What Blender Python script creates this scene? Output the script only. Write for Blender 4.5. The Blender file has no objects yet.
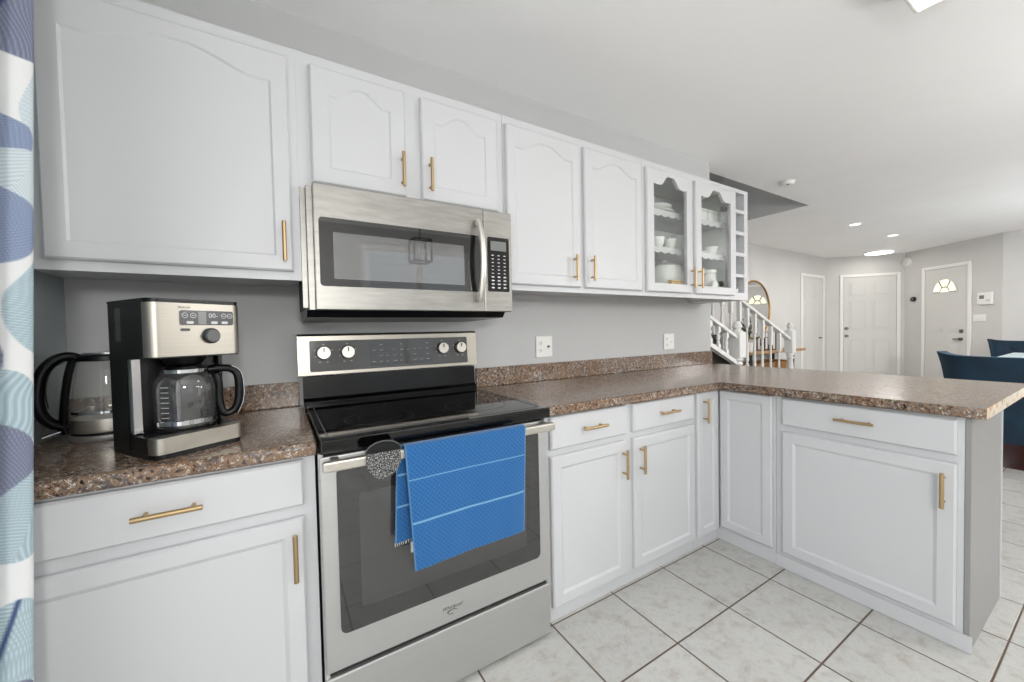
import bpy, bmesh, math, random
from mathutils import Vector, Matrix

S = bpy.context.scene
COL = S.collection
random.seed(7)
PI = math.pi

# ------------------------------------------------------------------ camera, world, light, exposure
cam_d = bpy.data.cameras.new('camera')
cam = bpy.data.objects.new('camera', cam_d)
COL.objects.link(cam)
cam_d.sensor_width = 36.0
cam_d.lens = 385.1 / 1024 * 36.0
cam_d.clip_start = 0.02
cam_d.clip_end = 200
_r = Vector((0.85463565, -0.51882681, -0.02041184))
_u = Vector((0.03111978, 0.01194151, 0.99944433))
_f = Vector((0.51829476, 0.85479597, -0.02635142))
cam.matrix_world = Matrix(((_r.x, _u.x, -_f.x, -0.0798),
                           (_r.y, _u.y, -_f.y, -1.8585),
                           (_r.z, _u.z, -_f.z, 1.1781),
                           (0, 0, 0, 1)))
S.camera = cam

world = bpy.data.worlds.new('world')
S.world = world
world.use_nodes = True
_nt = world.node_tree
_bg = _nt.nodes['Background']
_tc = _nt.nodes.new('ShaderNodeTexCoord')
_sep = _nt.nodes.new('ShaderNodeSeparateXYZ')
_rmp = _nt.nodes.new('ShaderNodeValToRGB')
_nt.links.new(_tc.outputs['Generated'], _sep.inputs[0])
_nt.links.new(_sep.outputs['Z'], _rmp.inputs[0])
_rmp.color_ramp.elements[0].color = (0.77, 0.775, 0.775, 1)
_rmp.color_ramp.elements[1].color = (0.93, 0.97, 1.0, 1)
_rmp.color_ramp.elements[0].position = 0.0
_rmp.color_ramp.elements[1].position = 0.12
_nt.links.new(_rmp.outputs[0], _bg.inputs[0])
_bg.inputs[1].default_value = 2.1

vs = S.view_settings
vs.view_transform = 'Standard'
vs.look = 'None'
vs.exposure = 0.0
vs.gamma = 1.0
vs.use_curve_mapping = False


def area_light(name, loc, target, sx, sy, power, col=(1, 1, 1)):
    d = bpy.data.lights.new(name, 'AREA')
    d.shape = 'RECTANGLE'
    d.size, d.size_y, d.energy, d.color = sx, sy, power, col
    o = bpy.data.objects.new(name, d)
    o.location = loc
    o.rotation_euler = (Vector(target) - Vector(loc)).to_track_quat('-Z', 'Z').to_euler()
    COL.objects.link(o)
    return o


def portal(name, loc, target, sx, sy):
    """guides the sampling of the sky through an opening"""
    o = area_light(name, loc, target, sx, sy, 1.0)
    o.data.cycles.is_portal = True
    return o


# the sky enters through the left window, the rear patio door and the dining room window
portal('sky_portal', (-0.76, -2.25, 1.15), (3, -2.25, 1.15), 2.2, 1.9)
portal('sky_portal', (1.55, -4.10, 1.15), (1.55, 0, 1.15), 1.5, 2.3)
portal('sky_portal', (6.6, -4.10, 1.35), (6.6, 0, 1.35), 3.0, 1.6)
area_light('kitchen_ceiling_lamp', (1.98, -1.55, 2.42), (1.98, -1.55, 0), 0.36, 0.36, 2, (1.0, 0.985, 0.97))
for _n, _x, _y, _p in (('foyer_recessed_lamp', 6.546, 0.179, 13), ('foyer_recessed_lamp', 7.918, 0.151, 19), ('foyer_disc_lamp', 9.425, 0.717, 2)):
    area_light(_n, (_x, _y, 2.45), (_x, _y, 0), 0.12, 0.12, _p, (1.0, 0.97, 0.93))
def point_light(name, loc, power, rad, col):
    d = bpy.data.lights.new(name, 'POINT')
    d.energy, d.shadow_soft_size, d.color = power, rad, col
    o = bpy.data.objects.new(name, d)
    o.location = loc
    COL.objects.link(o)


point_light('added_fill_rear', (-0.02, -2.95, 1.55), 62, 0.10, (1.0, 0.99, 0.975))  # unseen fill added behind the camera to brighten cabinets and ceiling
point_light('added_fill_right', (3.4, -2.9, 1.75), 54, 0.14, (1.0, 0.99, 0.975))  # added fill without a fixture, mainly lifts the middle of the ceiling
point_light('added_fill_dining', (6.9, -2.9, 1.55), 88, 0.15, (1.0, 0.985, 0.965))  # out-of-view fill added to brighten the far ceiling and dining side
area_light('stairwell_lamp', (3.6, 0.75, 4.3), (3.6, 0.75, 0), 0.5, 0.5, 6, (1.0, 0.98, 0.95))


# ------------------------------------------------------------------ materials
def lin(c):
    return tuple((v / 255 / 12.92) if v / 255 <= 0.04045 else ((v / 255 + 0.055) / 1.055) ** 2.4 for v in c)


def mat(name, rgb, rough=0.5, metal=0.0, spec=0.5, emit=None, emit_str=0.0):
    m = bpy.data.materials.new(name)
    m.use_nodes = True
    b = m.node_tree.nodes['Principled BSDF']
    b.inputs['Base Color'].default_value = (*lin(rgb), 1)
    b.inputs['Roughness'].default_value = rough
    b.inputs['Metallic'].default_value = metal
    b.inputs['Specular IOR Level'].default_value = spec
    if emit:
        b.inputs['Emission Color'].default_value = (*lin(emit), 1)
        b.inputs['Emission Strength'].default_value = emit_str
    return m


def nodes(m):
    return m.node_tree.nodes, m.node_tree.links, m.node_tree.nodes['Principled BSDF']


def ramp(n, stops):
    r = n.new('ShaderNodeValToRGB')
    cr = r.color_ramp
    while len(cr.elements) < len(stops):
        cr.elements.new(0.5)
    for e, (p, c) in zip(cr.elements, stops):
        e.position = p
        e.color = (*lin(c), 1)
    return r


def noise(n, l, co, scale, detail=2.0, rough=0.5, dist=0.0):
    t = n.new('ShaderNodeTexNoise')
    t.inputs['Scale'].default_value = scale
    t.inputs['Detail'].default_value = detail
    t.inputs['Roughness'].default_value = rough
    t.inputs['Distortion'].default_value = dist
    l.new(co, t.inputs['Vector'])
    return t


def objco(n):
    return n.new('ShaderNodeTexCoord').outputs['Object']


def bump(n, l, b, h, strength, dist=0.002):
    bp = n.new('ShaderNodeBump')
    bp.inputs['Strength'].default_value = strength
    bp.inputs['Distance'].default_value = dist
    l.new(h, bp.inputs['Height'])
    l.new(bp.outputs[0], b.inputs['Normal'])


def painted(name, rgb, rough=0.55, amount=3, scale=90, strength=0.04):
    m = mat(name, rgb, rough)
    n, l, b = nodes(m)
    co = objco(n)
    t = noise(n, l, co, 2.2, 3)
    lo = tuple(max(0, v - amount) for v in rgb)
    hi = tuple(min(255, v + amount) for v in rgb)
    r = ramp(n, [(0.3, lo), (0.7, hi)])
    l.new(t.outputs['Fac'], r.inputs[0])
    l.new(r.outputs[0], b.inputs['Base Color'])
    t2 = noise(n, l, co, scale, 2)
    bump(n, l, b, t2.outputs['Fac'], strength, 0.001)
    return m


M = {}
M['cab'] = painted('white_cabinet_paint', (203, 204, 206), 0.38, 1, 60, 0.02)
M['cab_in'] = painted('cabinet_interior', (226, 227, 226), 0.6, 2)
M['wall_shaded'] = painted('shaded_grey_wall_paint', (160, 168, 170), 0.7, 2)  # grey wall paint with the left wall's shade put into the colour
M['wall'] = painted('grey_wall_paint', (196, 197, 197), 0.7, 2)
M['farwall'] = painted('pale_wall_paint', (208, 207, 205), 0.7, 2)
M['ceil'] = painted('ceiling_paint', (252, 252, 252), 0.85, 2, 140, 0.10)
M['trim'] = painted('white_trim_paint', (238, 237, 234), 0.45, 1)
M['doorp'] = painted('white_door_paint', (214, 213, 210), 0.45, 1)
M['gold'] = mat('brushed_brass', (190, 164, 124), 0.34, 1.0)
M['black'] = mat('black_plastic', (10, 11, 13), 0.3, 0, 0.35)
M['blackmatte'] = mat('matt_black', (20, 20, 21), 0.55)
M['blackglass'] = mat('black_glass', (7, 7, 8), 0.045)
M['chrome'] = mat('chrome', (205, 206, 208), 0.12, 1.0)
M['nickel'] = mat('satin_nickel', (120, 116, 110), 0.35, 1.0)
M['grey'] = mat('grey_plastic', (96, 97, 98), 0.4)
M['dgrey'] = mat('dark_grey_panel', (60, 60, 61), 0.22)
M['mark'] = mat('pale_printing', (205, 205, 205), 0.5)
M['ringmark'] = mat('burner_ring_printing', (98, 98, 99), 0.25)
M['white'] = mat('white_plastic', (236, 236, 232), 0.35)
M['porcelain'] = mat('white_porcelain', (242, 242, 240), 0.15)
M['riser'] = mat('black_enamel', (8, 8, 9), 0.16, 0, 0.3)
M['hole'] = mat('socket_slot', (60, 58, 56), 0.6)
M['lcd'] = mat('display', (122, 124, 122), 0.25)
M['lampface'] = mat('lamp_diffuser', (255, 250, 242), 0.5, emit=(255, 250, 240), emit_str=3.0)
M['fanlight'] = mat('daylit_fanlight_glass', (240, 240, 220), 0.2, emit=(255, 252, 226), emit_str=0.62)
M['lead'] = mat('fanlight_caming', (120, 112, 92), 0.5)
M['mirror'] = mat('mirror_glass', (235, 236, 236), 0.02, 1.0)
M['leaf'] = mat('dark_green_leaf', (74, 92, 66), 0.5)
M['sage'] = mat('sage_leaf', (122, 126, 108), 0.6)
M['wicker'] = mat('wicker', (150, 108, 62), 0.7)
M['darkwood'] = mat('dark_stair_wood', (30, 22, 18), 0.45)
M['siding'] = mat('white_siding', (225, 228, 230), 0.6)
M['deckwood'] = mat('grey_deck_wood', (128, 122, 114), 0.7)
M['grout_gap'] = mat('shadow_gap', (70, 60, 52), 0.8)


def steel(name, rgb, rough, sx, sy, sz, amt=12):
    m = mat(name, rgb, rough, 1.0)
    n, l, b = nodes(m)
    mp = n.new('ShaderNodeMapping')
    mp.inputs['Scale'].default_value = (sx, sy, sz)
    l.new(objco(n), mp.inputs[0])
    t = noise(n, l, mp.outputs[0], 1.0, 3, 0.6)
    r = ramp(n, [(0.3, tuple(v - amt for v in rgb)), (0.7, tuple(v + amt for v in rgb))])
    l.new(t.outputs['Fac'], r.inputs[0])
    l.new(r.outputs[0], b.inputs['Base Color'])
    mr = n.new('ShaderNodeMapRange')
    mr.inputs['To Min'].default_value = rough - 0.05
    mr.inputs['To Max'].default_value = rough + 0.07
    l.new(t.outputs['Fac'], mr.inputs['Value'])
    l.new(mr.outputs[0], b.inputs['Roughness'])
    return m


M['steel'] = steel('brushed_steel', (203, 203, 202), 0.50, 4, 4, 700, 4)
M['steel_mw'] = steel('microwave_steel', (158, 156, 151), 0.40, 9, 4, 60, 9)
M['steel_bright'] = steel('bright_steel', (226, 223, 216), 0.32, 4, 4, 300, 3)
M['steel_warm'] = steel('warm_brushed_steel', (180, 175, 165), 0.36, 4, 4, 700, 4)
M['steel_pale'] = steel('pale_brushed_steel', (206, 201, 192), 0.38, 4, 4, 700, 4)
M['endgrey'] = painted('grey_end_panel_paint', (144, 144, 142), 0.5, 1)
M['endcap'] = mat('pale_mottled_edge_strip', (206, 190, 168), 0.35)
_n, _l, _b = nodes(M['endcap'])
_t = noise(_n, _l, objco(_n), 14, 4, 0.65)
_q = ramp(_n, [(0.35, (120, 108, 98)), (0.45, (214, 204, 184)), (0.55, (226, 214, 196)), (0.62, (196, 140, 92)), (0.72, (216, 202, 180))])
_l.new(_t.outputs['Fac'], _q.inputs[0])
_l.new(_q.outputs[0], _b.inputs['Base Color'])


def wood(name, c0, c1, rough=0.4, scale=(2, 24, 24)):
    m = mat(name, c0, rough)
    n, l, b = nodes(m)
    mp = n.new('ShaderNodeMapping')
    mp.inputs['Scale'].default_value = scale
    l.new(objco(n), mp.inputs[0])
    t = noise(n, l, mp.outputs[0], 1.5, 5, 0.6, 0.6)
    r = ramp(n, [(0.3, c0), (0.7, c1)])
    l.new(t.outputs['Fac'], r.inputs[0])
    l.new(r.outputs[0], b.inputs['Base Color'])
    return m


M['tablewood'] = wood('warm_table_wood', (150, 112, 72), (186, 146, 100))
M['goldwood'] = wood('golden_wood', (196, 158, 92), (222, 188, 124))
M['floorwood'] = wood('dark_cherry_floor', (44, 14, 9), (92, 34, 19), 0.16, (3, 40, 3))


def thin_glass(name, tint=(1, 1, 1), refl=1.0, haze=0.0):
    m = bpy.data.materials.new(name)
    m.use_nodes = True
    n, l = m.node_tree.nodes, m.node_tree.links
    n.clear()
    out = n.new('ShaderNodeOutputMaterial')
    tr = n.new('ShaderNodeBsdfTransparent')
    tr.inputs[0].default_value = (*tint, 1)
    gl = n.new('ShaderNodeBsdfGlossy')
    gl.inputs['Roughness'].default_value = 0.02
    fr = n.new('ShaderNodeLayerWeight')
    fr.inputs[0].default_value = 0.5
    pw = n.new('ShaderNodeMath')
    pw.operation = 'POWER'
    pw.inputs[1].default_value = 4.0
    l.new(fr.outputs['Facing'], pw.inputs[0])
    mu = n.new('ShaderNodeMath')
    mu.operation = 'MULTIPLY_ADD'
    mu.inputs[1].default_value = 0.6 * refl
    mu.inputs[2].default_value = 0.035 * refl
    l.new(pw.outputs[0], mu.inputs[0])
    mx = n.new('ShaderNodeMixShader')
    l.new(mu.outputs[0], mx.inputs[0])
    l.new(tr.outputs[0], mx.inputs[1])
    l.new(gl.outputs[0], mx.inputs[2])
    last = mx.outputs[0]
    if haze:
        df = n.new('ShaderNodeBsdfDiffuse')
        df.inputs[0].default_value = (0.8, 0.8, 0.8, 1)
        m2 = n.new('ShaderNodeMixShader')
        m2.inputs[0].default_value = haze
        l.new(last, m2.inputs[1])
        l.new(df.outputs[0], m2.inputs[2])
        last = m2.outputs[0]
    l.new(last, out.inputs[0])
    return m


M['pane'] = thin_glass('clear_pane', (0.97, 0.98, 0.97), 0.8)
M['jug'] = thin_glass('clear_jug_glass', (0.93, 0.93, 0.93), 2.4, 0.02)
M['kettleglass'] = thin_glass('kettle_glass', (0.95, 0.95, 0.94), 1.2, 0.06)


def granite():
    m = mat('brown_speckled_laminate', (120, 90, 72), 0.2, 0, 0.5)
    n, l, b = nodes(m)
    co = objco(n)
    warp = noise(n, l, co, 22, 2)
    add = n.new('ShaderNodeVectorMath')
    add.operation = 'MULTIPLY_ADD'
    add.inputs[1].default_value = (0.03, 0.03, 0.03)
    l.new(warp.outputs['Color'], add.inputs[0])
    l.new(co, add.inputs[2])
    a = noise(n, l, add.outputs[0], 95, 3, 0.62)
    ra = ramp(n, [(0.34, (26, 24, 25)), (0.41, (92, 80, 72)), (0.455, (176, 142, 112)), (0.49, (70, 65, 65)),
                  (0.53, (166, 142, 118)), (0.565, (42, 39, 41)), (0.62, (226, 216, 204)), (0.68, (74, 72, 76))])
    l.new(a.outputs['Fac'], ra.inputs[0])
    b2 = noise(n, l, add.outputs[0], 60, 3, 0.6)
    rb = ramp(n, [(0.55, (0, 0, 0)), (0.62, (255, 255, 255))])
    l.new(b2.outputs['Fac'], rb.inputs[0])
    mx = n.new('ShaderNodeMixRGB')
    mx.inputs['Color2'].default_value = (*lin((74, 74, 80)), 1)
    fac = n.new('ShaderNodeMath')
    fac.operation = 'MULTIPLY'
    fac.inputs[1].default_value = 0.7
    l.new(rb.outputs[0], fac.inputs[0])
    l.new(fac.outputs[0], mx.inputs[0])
    l.new(ra.outputs[0], mx.inputs[1])
    c3 = noise(n, l, add.outputs[0], 9, 3, 0.6)
    rc = ramp(n, [(0.45, (0, 0, 0)), (0.65, (255, 255, 255))])
    l.new(c3.outputs['Fac'], rc.inputs[0])
    mx2 = n.new('ShaderNodeMixRGB')
    mx2.blend_type = 'MULTIPLY'
    mx2.inputs['Color2'].default_value = (*lin((240, 222, 206)), 1)
    l.new(rc.outputs[0], mx2.inputs[0])
    l.new(mx.outputs[0], mx2.inputs[1])
    l.new(mx2.outputs[0], b.inputs['Base Color'])
    b.inputs['Roughness'].default_value = 0.19
    return m


M['granite'] = granite()


def tile():
    PX, PY, X0, Y0, G = 0.3405, 0.3225, 1.840, -0.6415, 0.0055
    m = mat('beige_floor_tile', (208, 202, 188), 0.32)
    n, l, b = nodes(m)
    co = objco(n)
    sp = n.new('ShaderNodeSeparateXYZ')
    l.new(co, sp.inputs[0])

    def mth(op, a, v, clamp=False):
        k = n.new('ShaderNodeMath')
        k.operation = op
        if hasattr(a, 'links'):
            l.new(a, k.inputs[0])
        else:
            k.inputs[0].default_value = a
        if hasattr(v, 'links'):
            l.new(v, k.inputs[1])
        else:
            k.inputs[1].default_value = v
        return k.outputs[0]
    masks, cells = [], []
    for ax, p, o in (('X', PX, X0), ('Y', PY, Y0)):
        q = mth('DIVIDE', mth('SUBTRACT', sp.outputs[ax], o), p)
        cells.append(mth('FLOOR', q, 0))
        fr = mth('FRACT', q, 0)
        d = mth('MULTIPLY', mth('MINIMUM', fr, mth('SUBTRACT', 1.0, fr)), p)
        masks.append(d)
    d = mth('MINIMUM', masks[0], masks[1])
    mr = n.new('ShaderNodeMapRange')
    mr.inputs['From Min'].default_value = G * 0.35
    mr.inputs['From Max'].default_value = G * 0.75
    l.new(d, mr.inputs['Value'])
    cv = n.new('ShaderNodeCombineXYZ')
    l.new(cells[0], cv.inputs[0])
    l.new(cells[1], cv.inputs[1])
    wn = n.new('ShaderNodeTexWhiteNoise')
    wn.noise_dimensions = '3D'
    l.new(cv.outputs[0], wn.inputs['Vector'])
    off = n.new('ShaderNodeVectorMath')
    off.operation = 'MULTIPLY_ADD'
    off.inputs[1].default_value = (7, 7, 7)
    l.new(wn.outputs['Color'], off.inputs[0])
    l.new(co, off.inputs[2])
    t = noise(n, l, off.outputs[0], 16, 7, 0.72, 0.25)
    r = ramp(n, [(0.30, (166, 160, 150)), (0.43, (184, 182, 177)), (0.54, (194, 194, 191)), (0.66, (179, 179, 176)), (0.78, (189, 183, 172))])
    l.new(t.outputs['Fac'], r.inputs[0])
    hs = n.new('ShaderNodeHueSaturation')
    l.new(r.outputs[0], hs.inputs['Color'])
    l.new(mth('ADD', mth('MULTIPLY', wn.outputs['Value'], 0.10), 0.95), hs.inputs['Value'])
    mx = n.new('ShaderNodeMixRGB')
    mx.inputs['Color1'].default_value = (*lin((88, 70, 54)), 1)
    l.new(mr.outputs[0], mx.inputs[0])
    l.new(hs.outputs[0], mx.inputs['Color2'])
    l.new(mx.outputs[0], b.inputs['Base Color'])
    bump(n, l, b, mr.outputs[0], 0.5, 0.002)
    return m


M['tile'] = tile()


def towel_mat():
    m = mat('blue_waffle_cotton', (30, 108, 178), 0.9)
    n, l, b = nodes(m)
    at = n.new('ShaderNodeVertexColor')
    at.layer_name = 'weave'
    sp = n.new('ShaderNodeSeparateColor')
    l.new(at.outputs[0], sp.inputs[0])
    r = ramp(n, [(0.0, (18, 74, 128)), (1.0, (31, 103, 164))])
    l.new(sp.outputs[0], r.inputs[0])
    mx = n.new('ShaderNodeMixRGB')
    mx.inputs['Color2'].default_value = (*lin((126, 172, 206)), 1)
    l.new(sp.outputs[1], mx.inputs[0])
    l.new(r.outputs[0], mx.inputs[1])
    l.new(mx.outputs[0], b.inputs['Base Color'])
    b.inputs['Sheen Weight'].default_value = 0.3
    bump(n, l, b, sp.outputs[0], 0.6, 0.002)
    return m


M['towel'] = towel_mat()


def curtain_mat():
    m = mat('leaf_print_cotton', (230, 232, 232), 0.85)
    n, l, b = nodes(m)
    at = n.new('ShaderNodeVertexColor')
    at.layer_name = 'print'
    l.new(at.outputs[0], b.inputs['Base Color'])
    t = noise(n, l, objco(n), 900, 2)
    bump(n, l, b, t.outputs['Fac'], 0.15, 0.001)
    return m


M['curtain'] = curtain_mat()


def speckle():
    m = mat('black_white_speckle', (20, 20, 21), 0.6)
    n, l, b = nodes(m)
    v = n.new('ShaderNodeTexNoise')
    v.inputs['Scale'].default_value = 420
    v.inputs['Detail'].default_value = 2
    l.new(objco(n), v.inputs['Vector'])
    r = ramp(n, [(0.55, (20, 20, 21)), (0.61, (205, 205, 203))])
    l.new(v.outputs['Fac'], r.inputs[0])
    l.new(r.outputs[0], b.inputs['Base Color'])
    return m


M['speckle'] = speckle()


def velvet():
    m = mat('navy_velvet', (10, 52, 84), 0.75)
    n, l, b = nodes(m)
    t = noise(n, l, objco(n), 6, 3)
    r = ramp(n, [(0.3, (7, 34, 52)), (0.7, (11, 48, 70))])
    l.new(t.outputs['Fac'], r.inputs[0])
    l.new(r.outputs[0], b.inputs['Base Color'])
    b.inputs['Sheen Weight'].default_value = 0.25
    b.inputs['Sheen Roughness'].default_value = 0.4
    b.inputs['Sheen Tint'].default_value = (0.2, 0.5, 0.75, 1)
    return m


M['velvet'] = velvet()


# ------------------------------------------------------------------ object helpers
MW = {}


def meta(o, label=None, cat=None, group=None, kind=None):
    if label: o['label'] = label
    if cat: o['category'] = cat
    if group: o['group'] = group
    if kind: o['kind'] = kind
    return o


def thing(name, label, cat, loc=(0, 0, 0), rz=0.0, group=None):
    o = bpy.data.objects.new(name, None)
    o.empty_display_size = 0.05
    o.location = loc
    o.rotation_euler = (0, 0, rz)
    COL.objects.link(o)
    MW[o] = Matrix.Translation(loc) @ Matrix.Rotation(rz, 4, 'Z')
    return meta(o, label, cat, group)


class MB:
    """Collects shapes; build() links them as one mesh object."""

    def __init__(self, xf=None):
        self.bm = bmesh.new()
        self.xf = xf

    def box(self, x0, x1, y0, y1, z0, z1, bev=0.0, seg=2):
        bm = self.bm
        x0, x1 = min(x0, x1), max(x0, x1)
        y0, y1 = min(y0, y1), max(y0, y1)
        z0, z1 = min(z0, z1), max(z0, z1)
        v = [bm.verts.new(p) for p in ((x0, y0, z0), (x1, y0, z0), (x1, y1, z0), (x0, y1, z0),
                                       (x0, y0, z1), (x1, y0, z1), (x1, y1, z1), (x0, y1, z1))]
        fs = [bm.faces.new([v[i] for i in q]) for q in ((3, 2, 1, 0), (4, 5, 6, 7), (0, 1, 5, 4), (1, 2, 6, 5), (2, 3, 7, 6), (3, 0, 4, 7))]
        if bev:
            es = list({e for f in fs for e in f.edges})
            bmesh.ops.bevel(bm, geom=es, offset=bev, segments=seg, profile=0.5, affect='EDGES')
        return self

    def cyl(self, p0, p1, r0, r1=None, seg=20, cap=True):
        bm = self.bm
        r1 = r0 if r1 is None else r1
        p0, p1 = Vector(p0), Vector(p1)
        d = (p1 - p0).normalized()
        a = d.orthogonal().normalized()
        b = d.cross(a)
        rings = []
        for p, r in ((p0, r0), (p1, r1)):
            rings.append([bm.verts.new(p + r * (math.cos(2 * PI * i / seg) * a + math.sin(2 * PI * i / seg) * b)) for i in range(seg)])
        for i in range(seg):
            j = (i + 1) % seg
            bm.faces.new((rings[0][i], rings[0][j], rings[1][j], rings[1][i]))
        if cap:
            bm.faces.new(list(reversed(rings[0])))
            bm.faces.new(rings[1])
        return self

    def lathe(self, cx, cy, prof, seg=28, axis='Z', a0=0.0, a1=2 * PI):
        """prof: list of (radius, z)."""
        bm = self.bm
        full = abs(a1 - a0 - 2 * PI) < 1e-6
        n = seg if full else seg + 1
        rings = []
        for r, z in prof:
            ring = []
            if r < 1e-6:
                ring = [bm.verts.new((cx, cy, z))] * n
            else:
                for i in range(n):
                    t = a0 + (a1 - a0) * i / seg
                    ring.append(bm.verts.new((cx + r * math.cos(t), cy + r * math.sin(t), z)))
            rings.append(ring)
        for k in range(len(rings) - 1):
            A, B = rings[k], rings[k + 1]
            for i in range(n if full else n - 1):
                j = (i + 1) % n
                vs_ = []
                for q in (A[i], A[j], B[j], B[i]):
                    if q not in vs_:
                        vs_.append(q)
                if len(vs_) >= 3:
                    try:
                        bm.faces.new(vs_)
                    except ValueError:
                        pass
        return self

    def tube(self, pts, r, seg=12, rb=None, cap=True, up=None):
        """sweep an ellipse (r, rb) along pts."""
        bm = self.bm
        pts = [Vector(p) for p in pts]
        rings = []
        n = len(pts)
        prev = None
        for i, p in enumerate(pts):
            d = (pts[min(i + 1, n - 1)] - pts[max(i - 1, 0)]).normalized()
            if up is not None:
                b = Vector(up)
                a = d.cross(b).normalized()
                b = a.cross(d).normalized()
            elif prev is None:
                a = d.orthogonal().normalized()
                b = d.cross(a)
            else:
                a = (prev - d * prev.dot(d)).normalized()
                b = d.cross(a)
            prev = a
            ra = r[i] if isinstance(r, (list, tuple)) else r
            rbb = (rb[i] if isinstance(rb, (list, tuple)) else rb) if rb is not None else ra
            rings.append([bm.verts.new(p + ra * math.cos(2 * PI * k / seg) * a + rbb * math.sin(2 * PI * k / seg) * b) for k in range(seg)])
        for i in range(n - 1):
            for k in range(seg):
                j = (k + 1) % seg
                bm.faces.new((rings[i][k], rings[i][j], rings[i + 1][j], rings[i + 1][k]))
        if cap:
            bm.faces.new(list(reversed(rings[0])))
            bm.faces.new(rings[-1])
        return self

    def prism(self, poly, axis, a, b):
        """extrude a 2D polygon along axis between a and b. Z: (x,y); Y: (x,z); X: (y,z)."""
        bm = self.bm

        def mk(p, t):
            return {'Z': (p[0], p[1], t), 'Y': (p[0], t, p[1]), 'X': (t, p[0], p[1])}[axis]
        A = [bm.verts.new(mk(p, a)) for p in poly]
        B = [bm.verts.new(mk(p, b)) for p in poly]
        n = len(poly)
        bm.faces.new(list(reversed(A)))
        bm.faces.new(B)
        for i in range(n):
            j = (i + 1) % n
            bm.faces.new((A[i], A[j], B[j], B[i]))
        return self

    def sphere(self, c, rx, ry=None, rz=None, seg=16, rings=10):
        ry = rx if ry is None else ry
        rz = rx if rz is None else rz
        bmesh.ops.create_uvsphere(self.bm, u_segments=seg, v_segments=rings, radius=1.0,
                                  matrix=Matrix.Translation(c) @ Matrix.Diagonal((rx, ry, rz, 1)))
        return self

    def quad(self, *pts):
        self.bm.faces.new([self.bm.verts.new(p) for p in pts])
        return self

    def build(self, name, m, parent=None, smooth=False, local=False, doubles=False):
        bm = self.bm
        if doubles:
            bmesh.ops.remove_doubles(bm, verts=bm.verts, dist=1e-5)
        if self.xf is not None:
            bmesh.ops.transform(bm, matrix=self.xf, verts=bm.verts)
        if parent is not None and not local:
            bmesh.ops.transform(bm, matrix=MW[parent].inverted(), verts=bm.verts)
        bmesh.ops.recalc_face_normals(bm, faces=bm.faces)
        me = bpy.data.meshes.new(name)
        bm.to_mesh(me)
        bm.free()
        mats = m if isinstance(m, (list, tuple)) else [m]
        for k in mats:
            me.materials.append(k)
        if smooth:
            for p in me.polygons:
                p.use_smooth = True
            try:
                me.set_sharp_from_angle(angle=math.radians(40))
            except Exception:
                pass
        o = bpy.data.objects.new(name, me)
        COL.objects.link(o)
        if parent is not None:
            o.parent = parent
            MW[o] = MW[parent]
        else:
            MW[o] = Matrix.Identity(4)
        return o


def struct(o, label=None):
    o['kind'] = 'structure'
    if label:
        o['label'] = label
    return o


def lettering(name, text, size, m, parent, mtx, extrude=0.0006, shear=0.0):
    """mesh lettering; mtx maps (x right, y up, z out) of the text to the parent's local space"""
    cu = bpy.data.curves.new('tmp', 'FONT')
    cu.body, cu.size, cu.extrude, cu.shear = text, size, extrude, shear
    cu.align_x, cu.align_y = 'CENTER', 'CENTER'
    cu.resolution_u = 3
    t = bpy.data.objects.new('tmp', cu)
    COL.objects.link(t)
    dg = bpy.context.evaluated_depsgraph_get()
    me = bpy.data.meshes.new_from_object(t.evaluated_get(dg))
    bpy.data.objects.remove(t)
    bpy.data.curves.remove(cu)
    me.transform(mtx)
    me.materials.clear()
    me.materials.append(m)
    me.name = name
    o = bpy.data.objects.new(name, me)
    COL.objects.link(o)
    o.parent = parent
    MW[o] = MW[parent]
    return o


def front_mtx(x, y, z):
    """text facing -Y at (x, y, z)"""
    return Matrix(((1, 0, 0, x), (0, 0, -1, y), (0, 1, 0, z), (0, 0, 0, 1)))


# ------------------------------------------------------------------ room shell
CZ = 2.51          # kitchen and hall ceiling height
TH = 0.10

mb = MB(); mb.box(-0.9, 4.875, -4.3, 1.7, -0.06, 0.0); mb.box(4.875, 10.9, -0.42, 1.7, -0.06, 0.0)
struct(mb.build('floor', M['tile']), 'beige square tile floor with dark grout')
mb = MB(); mb.box(4.877, 10.9, -4.3, -0.422, -0.06, 0.0)
struct(mb.build('floor_dining', M['floorwood']), 'dark cherry wood floor of the dining area')

# ceiling with the stairwell opening (x 1.6..5.04, y 0.115..1.15)
HX0, HX1, HY0, HY1 = 1.6, 5.044, 0.115, 1.10
mb = MB()
mb.box(-0.9, 10.9, -4.3, HY0, CZ, CZ + 0.006)
mb.box(HX1, 10.9, HY0, 1.7, CZ, CZ + 0.006)
mb.box(-0.9, HX0, HY0, 1.7, CZ, CZ + 0.006)
mb.box(HX0, HX1, HY1, 1.7, CZ, CZ + 0.006)
struct(mb.build('ceiling', M['ceil']), 'pale flat ceiling with a rectangular stairwell opening')
mb = MB()
mb.box(HX1, HX1 + 0.06, HY0 - 0.06, HY1 + 0.06, CZ + 0.0065, 4.5)
mb.box(HX0 - 0.06, HX0, HY0 - 0.06, HY1 + 0.06, CZ + 0.0065, 4.5)
mb.box(HX0, HX1, HY1, HY1 + 0.06, CZ + 0.0065, 4.5)
mb.box(HX0, HX1, HY0 - 0.06, HY0, CZ + 0.0065, 4.5)
mb.box(HX0 - 0.06, HX1 + 0.06, HY0 - 0.06, HY1 + 0.06, 4.5, 4.56)
struct(mb.build('wall_stairwell', M['wall']), 'grey walls rising inside the stairwell opening')

mb = MB(); mb.box(-0.68, 2.955, 0.0, TH, 0, CZ)
struct(mb.build('wall_back', M['wall']), 'grey kitchen wall behind the cabinets')
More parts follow.
